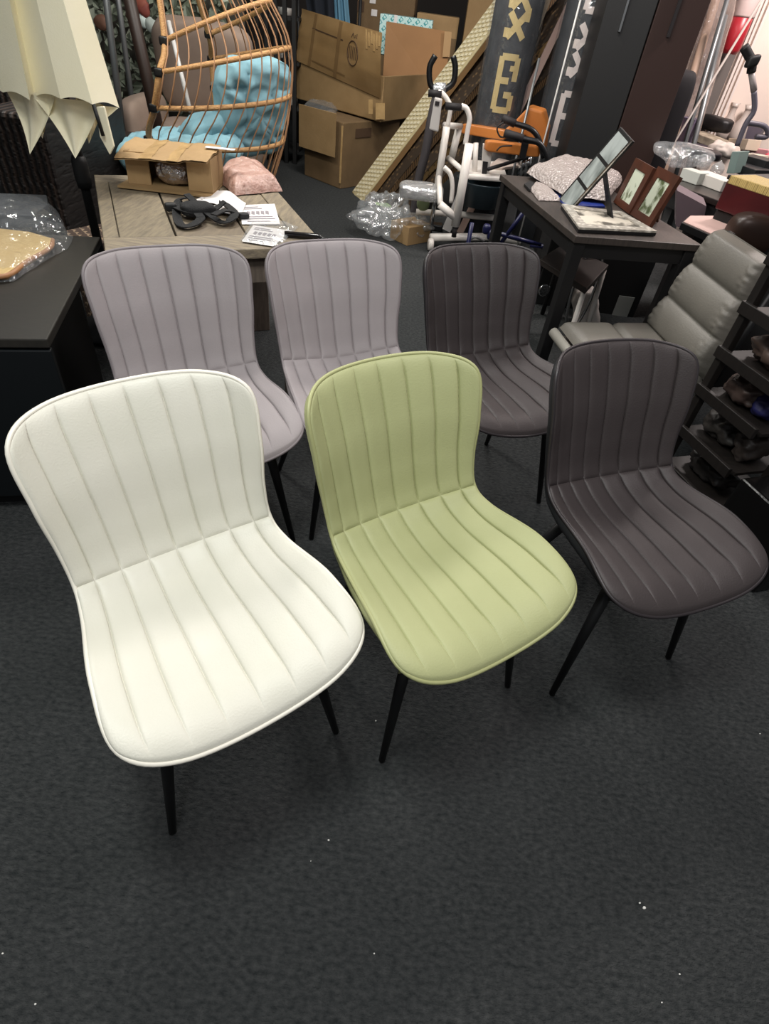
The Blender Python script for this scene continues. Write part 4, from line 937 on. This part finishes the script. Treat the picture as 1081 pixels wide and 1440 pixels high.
MB().hexa([R_(.13, .16, .0125), R_(.87, .16, .0125), R_(.87, .84, .0125), R_(.13, .84, .0125)], U * .003).build('picture', mat('sepia_picture', '#d6cdbd', .4, col2='#5f5a52', scale=9, lo=.52, hi=.6), of)
# bubble wrap parcels and blue envelope
bub = mat('bubble_wrap', '#a0948f', .3, col2='#a89d98', scale=60, bump=.8, bscale=70, kind='voronoi', spec=.7)
bb = [A(*p, z=TZ) for p in [(738, 250), (792, 283), (850, 290), (872, 262), (842, 246), (780, 236)]]
t = thing('bubble_wrapped_frame', 'large frame packed in bubble wrap behind the photo strip on the black desk', 'parcel', sum(bb, V()) / 6)
crumple(MB(), bb, TZ + .02, .075, .012, 44, 7).build('bubble_wrap', bub, t, True)
MB().prism([sum(bb, V()) / 6 + (p - sum(bb, V()) / 6) * .8 + U * .004 for p in bb], U * .03).build('packed_frame', mat('pale_frame', '#a79a92', .6), t)
be = [A(*p, z=TZ + .003) for p in [(765, 262), (795, 291), (850, 292), (838, 278), (800, 272)]]
o = MB().prism(be, U * .006).build('blue_envelope', mat('royal_blue_plastic', '#20337f', .35)); tag(o, 'royal blue envelope sticking out under the bubble wrap on the black desk', 'envelope')
bb2 = [A(*p, z=TZ) for p in [(744, 267), (757, 283), (788, 284), (770, 265), (752, 258)]]
t = tag(crumple(MB(), bb2, TZ, .022, .006, 30, 12).build('bubble_wrap_sheet', bub, smooth=True), 'loose folded bubble wrap sheet at the left edge of the black desk', 'bubble wrap')
o = MB().hexa([A(x, y, z=TZ + .002) for x, y in [(736, 262), (744, 270), (752, 262), (744, 257)]], U * .012).build('phone', blk, bevel=.002); tag(o, 'small flat black device on the left edge of the black desk', 'device')
# ================================================================ things under the desk
s_ = [A(*p, z=.40) for p in [(757, 372), (822, 414), (853, 380), (790, 350)]]
st = thing('low_stand', 'low dark wooden stand with white and black legs under the black desk', 'stand', sum(s_, V()) / 4 - U * .4)
MB().prism(s_, U * .03).build('top', mat('dark_walnut', '#2d2623', .5), st, bevel=.003)
for i, q in enumerate(s_):
    c_ = sum(s_, V()) / 4; a = q.lerp(c_, .08); MB().tube([a, V((q.x + (q.x - c_.x) * .05, q.y, 0))], .014, 8).build('leg', wm if i in (1, 2) else desk_b, st, True)
MB().lathe([(.028, -.004), (.034, -.004), (.034, .004), (.028, .004)], A(765, 408, z=.30), 20, (.4, -1, 0)).build('chrome_ring', chrome, st, True)
p = A(870, 420, Y=3.62)
bxu = thing('black_crate', 'black crate with a white paper label standing under the black desk', 'crate', (1.2, 3.75, 0))
MB().hexa([(.78, 3.75, 0), (1.45, 3.75, 0), (1.45, 4.1, 0), (.78, 4.1, 0)], U * .42).build('body', blk, bxu, bevel=.005)
lp = A(876, 431, Y=3.745); MB().box(lp, (.10, .004, .13)).build('label', mat('grey_label', '#8a8d88', .7), bxu)
p = A(848, 368, Y=3.5); tag(MB().blob((p.x + .02, 3.55, .06), ((1, 0, .4), (0, 1, 0), (-.4, 0, 1)), (.16, .14, .34), 3, .2, 9).build('white_bundle', mat('white_tissue', '#bdb6b0', .8), smooth=True), 'crumpled white paper bundle under the black desk', 'paper')
p = A(836, 362, Y=3.4); tag(MB().tube([V((p.x, 3.4, .26)) + V((.07 * math.cos(k * .26), .03 * math.cos(k * .26), .25 * math.sin(k * .26))) for k in range(24)], .009, 8, closed=True).build('chrome_hoop', chrome, smooth=True), 'thin chrome hoop standing on edge under the black desk', 'hoop')
tag(MB().lathe([(.0, 0), (.09, .01), (.15, .07), (.16, .08), (.145, .08), (.09, .025), (0, .02)], (1.33, 3.9, .421), 28).build('steel_bowl', chrome, smooth=True), 'shiny steel bowl on the black crate under the desk', 'bowl')
# navy folding frame under the desk
navy = mat('navy_enamel', '#15183f', .35)
nvf = thing('navy_folding_frame', 'navy blue tubular folding frame between the transfer chair and the black desk', 'frame', (.55, 4.0, 0))
for (a, b) in [((702, 345), (742, 290)), ((690, 325), (760, 345)), ((700, 322), (700, 350)), ((745, 345), (800, 350))]:
    MB().tube([A(a[0], a[1], Y=3.95), A(b[0], b[1], Y=3.95)], .014, 10).build('tube', navy, nvf, True)
for x in (.3, .8): MB().tube([(x, 3.95, .02), (x, 3.95, .38)], .014, 10).build('leg', navy, nvf, True)
for (px, py) in [(684, 322), (696, 335), (690, 330), (692, 342)]: MB().blob(A(px, py, Y=3.9), ((1, 0, 0), (0, 1, 0), U), (.05, .05, .06), 3).build('joint', navy, nvf, True)
# ================================================================ grey recliner
rc_l = mat('grey_recliner_leather', '#66625b', .5, col2='#706c64', scale=4, bump=.12, bscale=150)
rc = thing('recliner', 'grey padded leather recliner chair beside the black desk, facing left', 'recliner', (1.0, 2.4, 0))
B0, B1 = A(915, 457, z=.40), A(990, 535, z=.36)         # far and near bottom corners of the back
T0, T1 = A(1018, 322, Y=2.62), A(1095, 372, Y=2.30)
wb = B1 - B0
def rback(u, v):
    b_ = B0.lerp(B1, u); t_ = T0.lerp(T1, u); return b_.lerp(t_, v)
bn = (T0 - B0).cross(wb).normalized()
if bn.x > 0: bn = -bn
g = MB()
def rfn(sgn):
    def fn(u, v):
        p = rback(u, v); k = (v * 3.0) % 1
        if v >= .999: k = 1
        e = min(1, min(u, 1 - u) / .09); e = math.sqrt(max(0, e * (2 - e)))
        h = .045 + .035 * max(0, math.sin(math.pi * k)) ** .4
        wr = .006 * noise.noise(V((u * 20, v * 26, 3))) * (1 - min(1, min(u, 1 - u) / .2))
        endv = min(1, min(v, 1 - v) / .05); 
        if sgn > 0: return p + bn * ((h + wr * 2) * e * max(endv, .15) ** .5)
        return p - bn * (.03 * e)
    return fn
g.grid(rfn(1), 40, 90); g.grid(rfn(-1), 40, 90)
g.build('backrest', rc_l, rc, True)
S0, S1, S2, S3 = A(790, 450, z=.42), A(800, 486, z=.40), B1 + U * .02, B0 + U * .02
S1 = S0 + (B1 - B0) * .95
def sfn(sgn):
    def fn(u, v):
        p = S0.lerp(S3, u).lerp(S1.lerp(S2, u), v); e = min(1, min(min(u, 1 - u), min(v, 1 - v)) / .12); e = math.sqrt(max(0, e * (2 - e)))
        sq = .02 * math.exp(-((u - .52) / .03) ** 2)
        return p + U * (sgn * .045 * (e if sgn > 0 else max(e, .9)) - (sq if sgn > 0 else 0)) - U * .035
    return fn
g = MB(); g.grid(sfn(1), 40, 40); g.grid(sfn(-1), 40, 40); g.build('seat', rc_l, rc, True)
MB().tube([S0 - U * .06 + V((-.02, 0, 0)), S1 - U * .06 + V((-.02, 0, 0))], .022, 12).build('seat_edge', mat('pale_grey_edge', '#8f8c84', .5), rc, True)
for q in (S0, S1, S2, S3):
    q2 = q.lerp((S0 + S2) / 2, .2); MB().tube([V((q2.x, q2.y, .33)), V((q2.x, q2.y, 0))], .02, 10).build('leg', desk_b, rc, True)
MB().tube([B0 - bn * .05, T0 - bn * .05], .016, 8).build('back_frame', desk_b, rc, True); MB().tube([B1 - bn * .05, T1 - bn * .05], .016, 8).build('back_frame', desk_b, rc, True)
# ================================================================ dark wooden rack at the right edge
rkw = mat('dark_rack_wood', '#120e0c', .5, col2='#191411', scale=12, stretch=(1, 8, 1))
ra, rb = V((1.27, 2.12, 0)), None
dr = (A(1055, 605, z=.45) - A(982, 545, z=.45)); dr.z = 0; dr.normalize()
dn = V((-dr.y, dr.x, 0))          # depth direction, away from the viewer's left
if dn.x < 0: dn = -dn
R0_ = A(982, 545, z=.45); R0_.z = 0
rk = thing('shoe_rack', 'dark wooden slatted rack full of odds and ends at the right edge', 'rack', R0_ + dr * .2 + dn * .15)
def rbx(x0, x1, y0, y1, z0, z1): return MB().hexa([R0_ + dr * x0 + dn * y0 + U * z0, R0_ + dr * x1 + dn * y0 + U * z0, R0_ + dr * x1 + dn * y1 + U * z0, R0_ + dr * x0 + dn * y1 + U * z0], U * (z1 - z0))
LR = .30
for x in (0.0,): 
    for y in (0, .32): rbx(x, x + .03, y, y + .03, 0, 1.0).build('upright', rkw, rk, bevel=.002)
for y in (.16, .32): rbx(LR, LR + .03, y, y + .03, 0, 1.0).build('upright', rkw, rk, bevel=.002)
lev = [.12, .28, .45, .60, .76, .92]
for z in lev:
    rbx(-.004, LR, -.012, .005, z - .02, z + .02).build('front_rail', rkw, rk, bevel=.002)
    rbx(0, LR, .03, .32, z - .015, z - .003).build('shelf', rkw, rk)
rbx(.02, LR, .01, .03, .003, .095).build('kick_board', rkw, rk)
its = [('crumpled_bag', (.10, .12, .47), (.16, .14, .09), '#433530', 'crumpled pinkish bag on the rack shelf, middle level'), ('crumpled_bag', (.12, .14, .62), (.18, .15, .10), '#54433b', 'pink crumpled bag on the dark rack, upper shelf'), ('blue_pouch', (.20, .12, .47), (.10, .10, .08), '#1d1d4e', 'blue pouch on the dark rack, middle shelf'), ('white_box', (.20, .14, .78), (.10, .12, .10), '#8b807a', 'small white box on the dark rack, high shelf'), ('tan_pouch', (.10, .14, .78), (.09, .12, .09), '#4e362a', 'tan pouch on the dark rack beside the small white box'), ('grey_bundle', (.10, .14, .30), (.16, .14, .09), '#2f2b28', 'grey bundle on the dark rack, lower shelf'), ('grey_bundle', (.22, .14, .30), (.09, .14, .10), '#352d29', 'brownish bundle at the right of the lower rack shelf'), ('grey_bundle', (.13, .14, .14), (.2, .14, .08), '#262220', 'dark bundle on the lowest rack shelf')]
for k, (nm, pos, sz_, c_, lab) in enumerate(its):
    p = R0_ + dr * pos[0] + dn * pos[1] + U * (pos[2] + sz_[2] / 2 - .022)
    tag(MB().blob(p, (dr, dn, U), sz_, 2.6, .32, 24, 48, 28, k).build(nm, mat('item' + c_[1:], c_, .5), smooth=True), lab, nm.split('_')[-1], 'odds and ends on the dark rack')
bkb = R0_ + dr * .345
tag(MB().hexa([bkb + U * .001, bkb + dr * .28 + U * .001, bkb + dr * .28 + dn * .4 + U * .001, bkb + dn * .4 + U * .001], U * .30).build('black_box', mat('gloss_black_bag', '#0b0a0a', .25, bump=.4, bscale=9), bevel=.012, seg=3), 'glossy black box on the floor in front of the dark rack', 'box')
# ================================================================ cluttered table at the right
HT = .76
t0, t1 = A(938, 256, z=HT), A(1005, 280, z=HT)
tdx = (t1 - t0); tdx.normalize(); tdy = V((-tdx.y, tdx.x, 0))
if tdy.y < 0: tdy = -tdy
ctb = thing('side_table', 'dark table loaded with clutter along the cream wall, behind the black desk', 'table', t0 + tdx * .6 + tdy * .4 - U * HT)
LT, WT = 1.3, 1.35
def tq_(x0, x1, y0, y1, z0, z1): return MB().hexa([V((t0.x, t0.y, 0)) + tdx * x0 + tdy * y0 + U * z0, V((t0.x, t0.y, 0)) + tdx * x1 + tdy * y0 + U * z0, V((t0.x, t0.y, 0)) + tdx * x1 + tdy * y1 + U * z0, V((t0.x, t0.y, 0)) + tdx * x0 + tdy * y1 + U * z0], U * (z1 - z0))
tq_(0, LT, 0, WT, HT - .03, HT).build('table_top', mat('espresso_top', '#1c1512', .35), ctb, bevel=.003)
tq_(.02, LT - .02, .02, .04, HT - .12, HT - .031).build('apron', desk_b, ctb)
for a in (.02, LT - .07):
    for b in (.05, WT - .07): tq_(a, a + .05, b, b + .05, 0, HT - .031).build('leg', desk_b, ctb)
def on(name, cat, px, py, size, colr, label, rough=.5, rot=0, shape='box', z=HT + .001, m=None, group='clutter on the side table', tilt=0, p=4, nz=.1):
    b_ = A(px, py, z=z); m = m or mat('clut' + colr[1:], colr, rough)
    a0 = tdx * math.cos(rot) + tdy * math.sin(rot); a1 = U.cross(a0)
    a0t = (a0 + U * tilt).normalized(); a2 = a0t.cross(a1)
    c_ = b_ + U * (size[2] / 2 + abs(tilt) * size[0] / 2)
    mb = MB()
    if shape == 'box': mb.box(c_, size, (a0t, a1, a2)); o = mb.build(name, m, bevel=.003)
    else: o = mb.blob(c_, (a0t, a1, a2), size, p, nz, 14).build(name, m, smooth=True)
    return tag(o, label, cat, group)
on('tissue_box', 'box', 972, 256, (.13, .08, .06), '#bfc0b8', 'small white carton at the front left of the cluttered table', z=HT + .001)
on('tissue_box', 'box', 1000, 262, (.24, .12, .055), '#cfc8c0', 'larger white carton lying at the front of the cluttered table', rot=-.1)
on('purple_box', 'box', 958, 205, (.12, .10, .18), '#6e6378', 'greyish purple box standing near the wardrobe on the cluttered table', rot=.1)
on('black_pouch', 'pouch', 982, 222, (.28, .16, .06), '#150f14', 'flat black pouch behind the glass domes on the cluttered table', shape='blob')
on('document_pile', 'papers', 995, 205, (.26, .2, .05), '#a89a86', 'pile of creased papers above the black pouch on the cluttered table', rot=.25, tilt=-.1, m=mat('mottled_paper', '#b5a893', .6, col2='#7a6e60', scale=14))
on('white_folder', 'folder', 1035, 226, (.34, .2, .03), '#d8c9b6', 'cream folder sloping down at the right of the cluttered table', rot=-.15, tilt=.12)
on('pink_folder', 'folder', 1062, 218, (.3, .1, .03), '#c98f94', 'pink folder edge beside the cream folder on the cluttered table', rot=-.2, tilt=.1)
on('black_bag', 'bag', 1000, 184, (.30, .14, .10), '#0d0a0c', 'soft black bag at the back of the cluttered table', shape='blob', z=HT + .08)
on('grey_handset', 'device', 1050, 205, (.14, .08, .16), '#5f5864', 'grey plastic stand at the back right of the cluttered table', rot=.3)
on('yellow_tray', 'tray', 1072, 268, (.22, .16, .03), '#c9ac6a', 'yellow woven tray at the right edge on top of the red-brown chest', z=.98, m=mat('yellow_weave', '#c9ac6a', .6, col2='#8f7440', scale=40, kind='brick', bump=.6))
on('dark_binder', 'binder', 1052, 246, (.20, .16, .05), '#17181a', 'black ring binder near the right end of the cluttered table', rot=-.1)
on('dark_binder', 'binder', 1062, 236, (.18, .14, .06), '#101113', 'black binder stacked behind another at the right end of the cluttered table', rot=.1, z=HT + .03)
on('teal_sheet', 'card', 1030, 244, (.05, .14, .12), '#6f817c', 'grey-green upright card beside the binders on the cluttered table', rot=.2, tilt=.2)
on('purple_notebook', 'notebook', 990, 213, (.24, .16, .03), '#2a2130', 'dark purple notebook under the creased papers on the cluttered table', rot=.15)
on('white_card', 'card', 978, 216, (.22, .03, .05), '#c6bdb8', 'narrow white card strip lying behind the black pouch on the cluttered table', rot=.2)
on('pale_wrap_pile', 'packaging', 1012, 222, (.20, .18, .10), '#c3b7ae', 'crumpled pale packaging in the middle of the cluttered table', shape='blob', p=2.2, nz=.4)
on('cream_box', 'box', 1040, 214, (.22, .12, .07), '#cdbba6', 'cream box lying behind the cream folder on the cluttered table', rot=-.3, tilt=.15)
on('red_knob', 'knob', 1076, 226, (.05, .05, .05), '#b4434f', 'small red knob at the far right of the cluttered table', shape='blob', p=2, nz=0)
cb = A(1066, 322, Y=2.95)
tag(MB().blob((cb.x + .05, 3.0, cb.z - .03), ((1, .1, -.1), (-.1, 1, 0), (.1, 0, 1)), (.34, .16, .16), 3, .03, 6).build('brown_cushion', mat('brown_leather', '#33231b', .4), smooth=True), 'dark brown leather bolster behind the recliner headrest at the right edge', 'cushion')
tag(MB().hexa([(cb.x - .08, 2.93, 0), (cb.x + .2, 2.93, 0), (cb.x + .2, 3.07, 0), (cb.x - .08, 3.07, 0)], U * (cb.z - .11)).build('black_stool', blk, bevel=.004), 'black block stool carrying the brown bolster at the right edge', 'stool')
for (px, py) in [(987, 237), (1006, 244)]:
    b_ = A(px, py, z=HT + .001)
    o = MB().lathe([(.035, 0), (.042, .012), (.040, .035), (.028, .055), (.008, .066), (.006, .072), (0, .074)], b_, 20).build('glass_dome', film('dome_glass', '#d8d4d0', .5, .2, 6, .05), smooth=True)
    tag(o, 'small clear glass dome standing left of its twin on the cluttered table' if px < 1000 else 'small clear glass dome standing right of its twin on the cluttered table', 'glass dome', 'glass domes on the side table')
vase = mat('cream_ceramic', '#c2b5ac', .35)
for k, (px, py) in enumerate([(1012, 199), (1030, 203)]):
    b_ = A(px, py, z=HT + .001)
    tag(MB().lathe([(.0, 0), (.05, 0), (.07, .06), (.055, .13), (.025, .19), (.022, .24), (.035, .27), (.028, .265), (.015, .19), (0, .1)], b_, 24).build('ceramic_vase', vase, smooth=True), ['cream ceramic vase at the back of the cluttered table, left of its twin', 'cream ceramic vase at the back of the cluttered table, right of its twin'][k], 'vase', 'cream vases on the side table')
# plastic on the left of the clutter
for k, (px, py, s_) in enumerate([(945, 232, (.34, .3, .12)), (948, 190, (.2, .18, .22))]):
    b_ = A(px, py, z=HT); 
    b_ = b_ + tdx * .06
    tag(MB().blob(b_ + U * (s_[2] / 2 + .012), (tdx, tdy, U), s_, 2.3, .3, 10, 60, 34, k + 20).build('plastic_bag', clearf, smooth=True), ['clear plastic bag draped at the left end of the cluttered table', 'clear plastic bag bunched upright beside the wardrobe on the cluttered table'][k], 'bag', 'plastic bags on the side table')
# red-brown chest
mcol = mat('oxblood_leather', '#4a1518', .35, col2='#3a1013', scale=5)
r0_, r1_ = A(1006, 304, Y=2.95), A(1100, 338, Y=2.85)
ch_ = thing('oxblood_case', 'dark oxblood red case with black lid at the right edge above the recliner', 'case', (r0_.x + .2, 3.05, .5))
zc0 = .78
c0_ = A(1004, 293, Y=3.2); zc0 = c0_.z; e0 = tdx; n0_ = tdy
MB().hexa([c0_, c0_ + e0 * .7, c0_ + e0 * .7 + n0_ * .35, c0_ + n0_ * .35], U * .125).build('case_body', mcol, ch_, bevel=.006)
MB().hexa([c0_ - e0 * .005 - n0_ * .005 + U * .127, c0_ + e0 * .7 - n0_ * .005 + U * .127, c0_ + e0 * .7 + n0_ * .355 + U * .127, c0_ - e0 * .005 + n0_ * .355 + U * .127], U * .02).build('case_lid', desk_b, ch_, bevel=.004)
tq2 = c0_ + e0 * .35 + n0_ * .175
st_ = thing('black_plinth', 'black plinth carrying the oxblood case', 'plinth', V((tq2.x, tq2.y, 0)))
b_ = V((c0_.x, c0_.y, 0)) + n0_ * .02
MB().hexa([b_, b_ + e0 * .65, b_ + e0 * .65 + n0_ * .3, b_ + n0_ * .3], U * (zc0 - .003)).build('body', blk, st_, bevel=.004)
# black tray with pink sheet
py_ = [A(*p, z=.74) for p in [(958, 313), (1010, 336), (1040, 322), (1012, 304), (968, 304)]]
tp = thing('black_tray', 'black tray with a pale pink sheet just behind the recliner headrest', 'tray', sum(py_, V()) / 5)
MB().prism([p - U * .03 for p in py_], U * .03).build('tray', desk_b, tp, bevel=.002)
cpy = sum(py_, V()) / 5
MB().prism([cpy + (p - cpy) * .93 + U * .001 for p in py_], U * .004).build('sheet', mat('pale_pink_sheet', '#c9a9a0', .6), tp)
MB().hexa([V((cpy.x - .08, cpy.y - .08, 0)), V((cpy.x + .08, cpy.y - .08, 0)), V((cpy.x + .08, cpy.y + .08, 0)), V((cpy.x - .08, cpy.y + .08, 0))], U * (cpy.z - .031)).build('stand', desk_b, tp)
o = MB().hexa([A(950, 318, Y=3.45), A(985, 330, Y=3.45), A(993, 290, Y=3.45), A(952, 268, Y=3.45)], V((.05, .2, 0))).build('mauve_panel', mat('mauve_board', '#6d5c62', .7)); tag(o, 'dull mauve board standing behind the right mahogany frame', 'board')
for v_ in o.data.vertices:
    if v_.co.z + o.location.z < .5: v_.co.z = -o.location.z + .002
# ================================================================ wall things at the right
def zline(px, py, Y): return A(px, py, Y=Y)
YWL = 5.88
w0, w1 = A(1013, 157, Y=YWL), A(1000, 157, Y=YWL)
struct('trim_1', MB().hexa([(A(1003, 157, Y=YWL).x - .38, YWL, 0), (w0.x - .06, YWL, 0), (w0.x - .06, YWL + .019, 0), (A(1003, 157, Y=YWL).x - .38, YWL + .019, 0)], U * 3), greyp)
for k, dx_ in enumerate((-.045, -.015, .02)):
    struct('trim_%d' % (k + 2), MB().hexa([(w0.x + dx_, YWL - .02 + .004 * k, 0), (w0.x + dx_ + .018, YWL - .02 + .004 * k, 0), (w0.x + dx_ + .018, YWL + .019, 0), (w0.x + dx_, YWL + .019, 0)], U * 3), mat('white_trim', '#e6dad2', .5))
redm = mat('signal_red', '#a31f2b', .35)
fx = thing('fire_extinguisher', 'red and white canister hanging on the grey wall strip', 'fire extinguisher', A(1030, 70, Y=5.75))
p = A(1027, 66, Y=5.75); q = A(1040, 15, Y=5.75)
MB().lathe([(0, 0), (.06, .0), (.075, .03), (.075, .22), (.055, .23), (.055, .3), (.075, .32), (.075, .62), (.05, .68), (.03, .72), (0, .72)], (p.x, 5.75, p.z - .04), 24).build('canister', redm, fx, True)
MB().lathe([(.077, .21), (.080, .22), (.080, .36), (.077, .37)], (p.x, 5.75, p.z - .04), 24).build('label_band', mat('pale_label', '#cfb9b4', .5), fx, True)
MB().tube([(p.x, 5.84, p.z + .3), (p.x, 5.879, p.z + .3)], .03, 8).build('wall_bracket', galv, fx, True)
white_m = mat('white_plastic', '#c9c6c2', .4)
for k, (a, b, r_, m_, lab) in enumerate([((975, 160, 5.1), (1022, 0, 5.2), .016, galv, 'grey metal pole leaning in the corner right of the wardrobe, leftmost'), ((968, 168, 5.0), (1063, 12, 5.3), .008, mat('dull_white_pole', '#a89f98', .5), 'long white pole crossing the others in front of the grey wall strip'), ((988, 150, 5.3), (1010, 60, 5.4), .02, galv, 'short grey metal pole in the bundle right of the wardrobe'), ((960, 150, 5.4), (1000, 20, 5.6), .03, mat('beige_tube', '#b59a86', .5), 'thick beige tube leaning beside the wardrobe')]):
    a_, b_ = A(a[0], a[1], Y=a[2]), A(b[0], b[1], Y=b[2]); d_ = (b_ - a_).normalized(); f_ = a_ - d_ * (a_.z / d_.z)
    f_ = V((f_.x, f_.y, .01)); 
    lean('leaning_pole', lab, 'pole', f_, b_ + d_ * .15, r_, m_, 'poles leaning in the corner right of the wardrobe')
p = A(972, 140, Y=5.6); tag(MB().blob((p.x + .02, 5.6, .9), ((1, 0, .12), (0, 1, 0), (-.12, 0, 1)), (.24, .18, 1.75), 3, .12, 5, 50, 50, 3).build('wrapped_bundle', film('pale_wrap', '#d9bfb3', .55, 1.0, 9), smooth=True), 'pale plastic-wrapped bundle standing in the corner right of the wardrobe', 'bundle')
# grey crutch with black clamp standing behind the clutter
cz = thing('crutch', 'grey tubular crutch with black clamp rising above the cluttered table', 'crutch', A(1040, 200, z=HT))
YK = 4.55
MB().tube(spl([A(1036, 205, Y=YK), A(1048, 175, Y=YK), A(1060, 155, Y=YK), A(1060, 128, Y=YK)], 6), .016, 12).build('lower_tube', mat('blue_grey_tube', '#5c5862', .4), cz, True)
MB().tube([A(1060, 128, Y=YK), A(1056, 100, Y=YK)], .018, 12).build('upper_tube', mat('pale_metal', '#a39a98', .3), cz, True)
MB().tube(spl([A(1056, 102, Y=YK), A(1057, 88, Y=YK), A(1051, 75, Y=YK), A(1046, 66, Y=YK)], 5), .026, 10).build('clamp', blk, cz, True)
MB().blob(A(1058, 86, Y=YK - .03), ((1, 0, .3), (0, 1, 0), U), (.07, .06, .06), 4).build('clamp_knob', blk, cz, True)
MB().tube(spl([A(1048, 172, Y=YK + .1), A(1075, 178, Y=YK + .1), A(1078, 192, Y=YK + .1), A(1062, 192, Y=YK + .1)], 5), .016, 10).build('arm_cuff', mat('blue_grey_tube', '#5c5862', .4), cz, True)
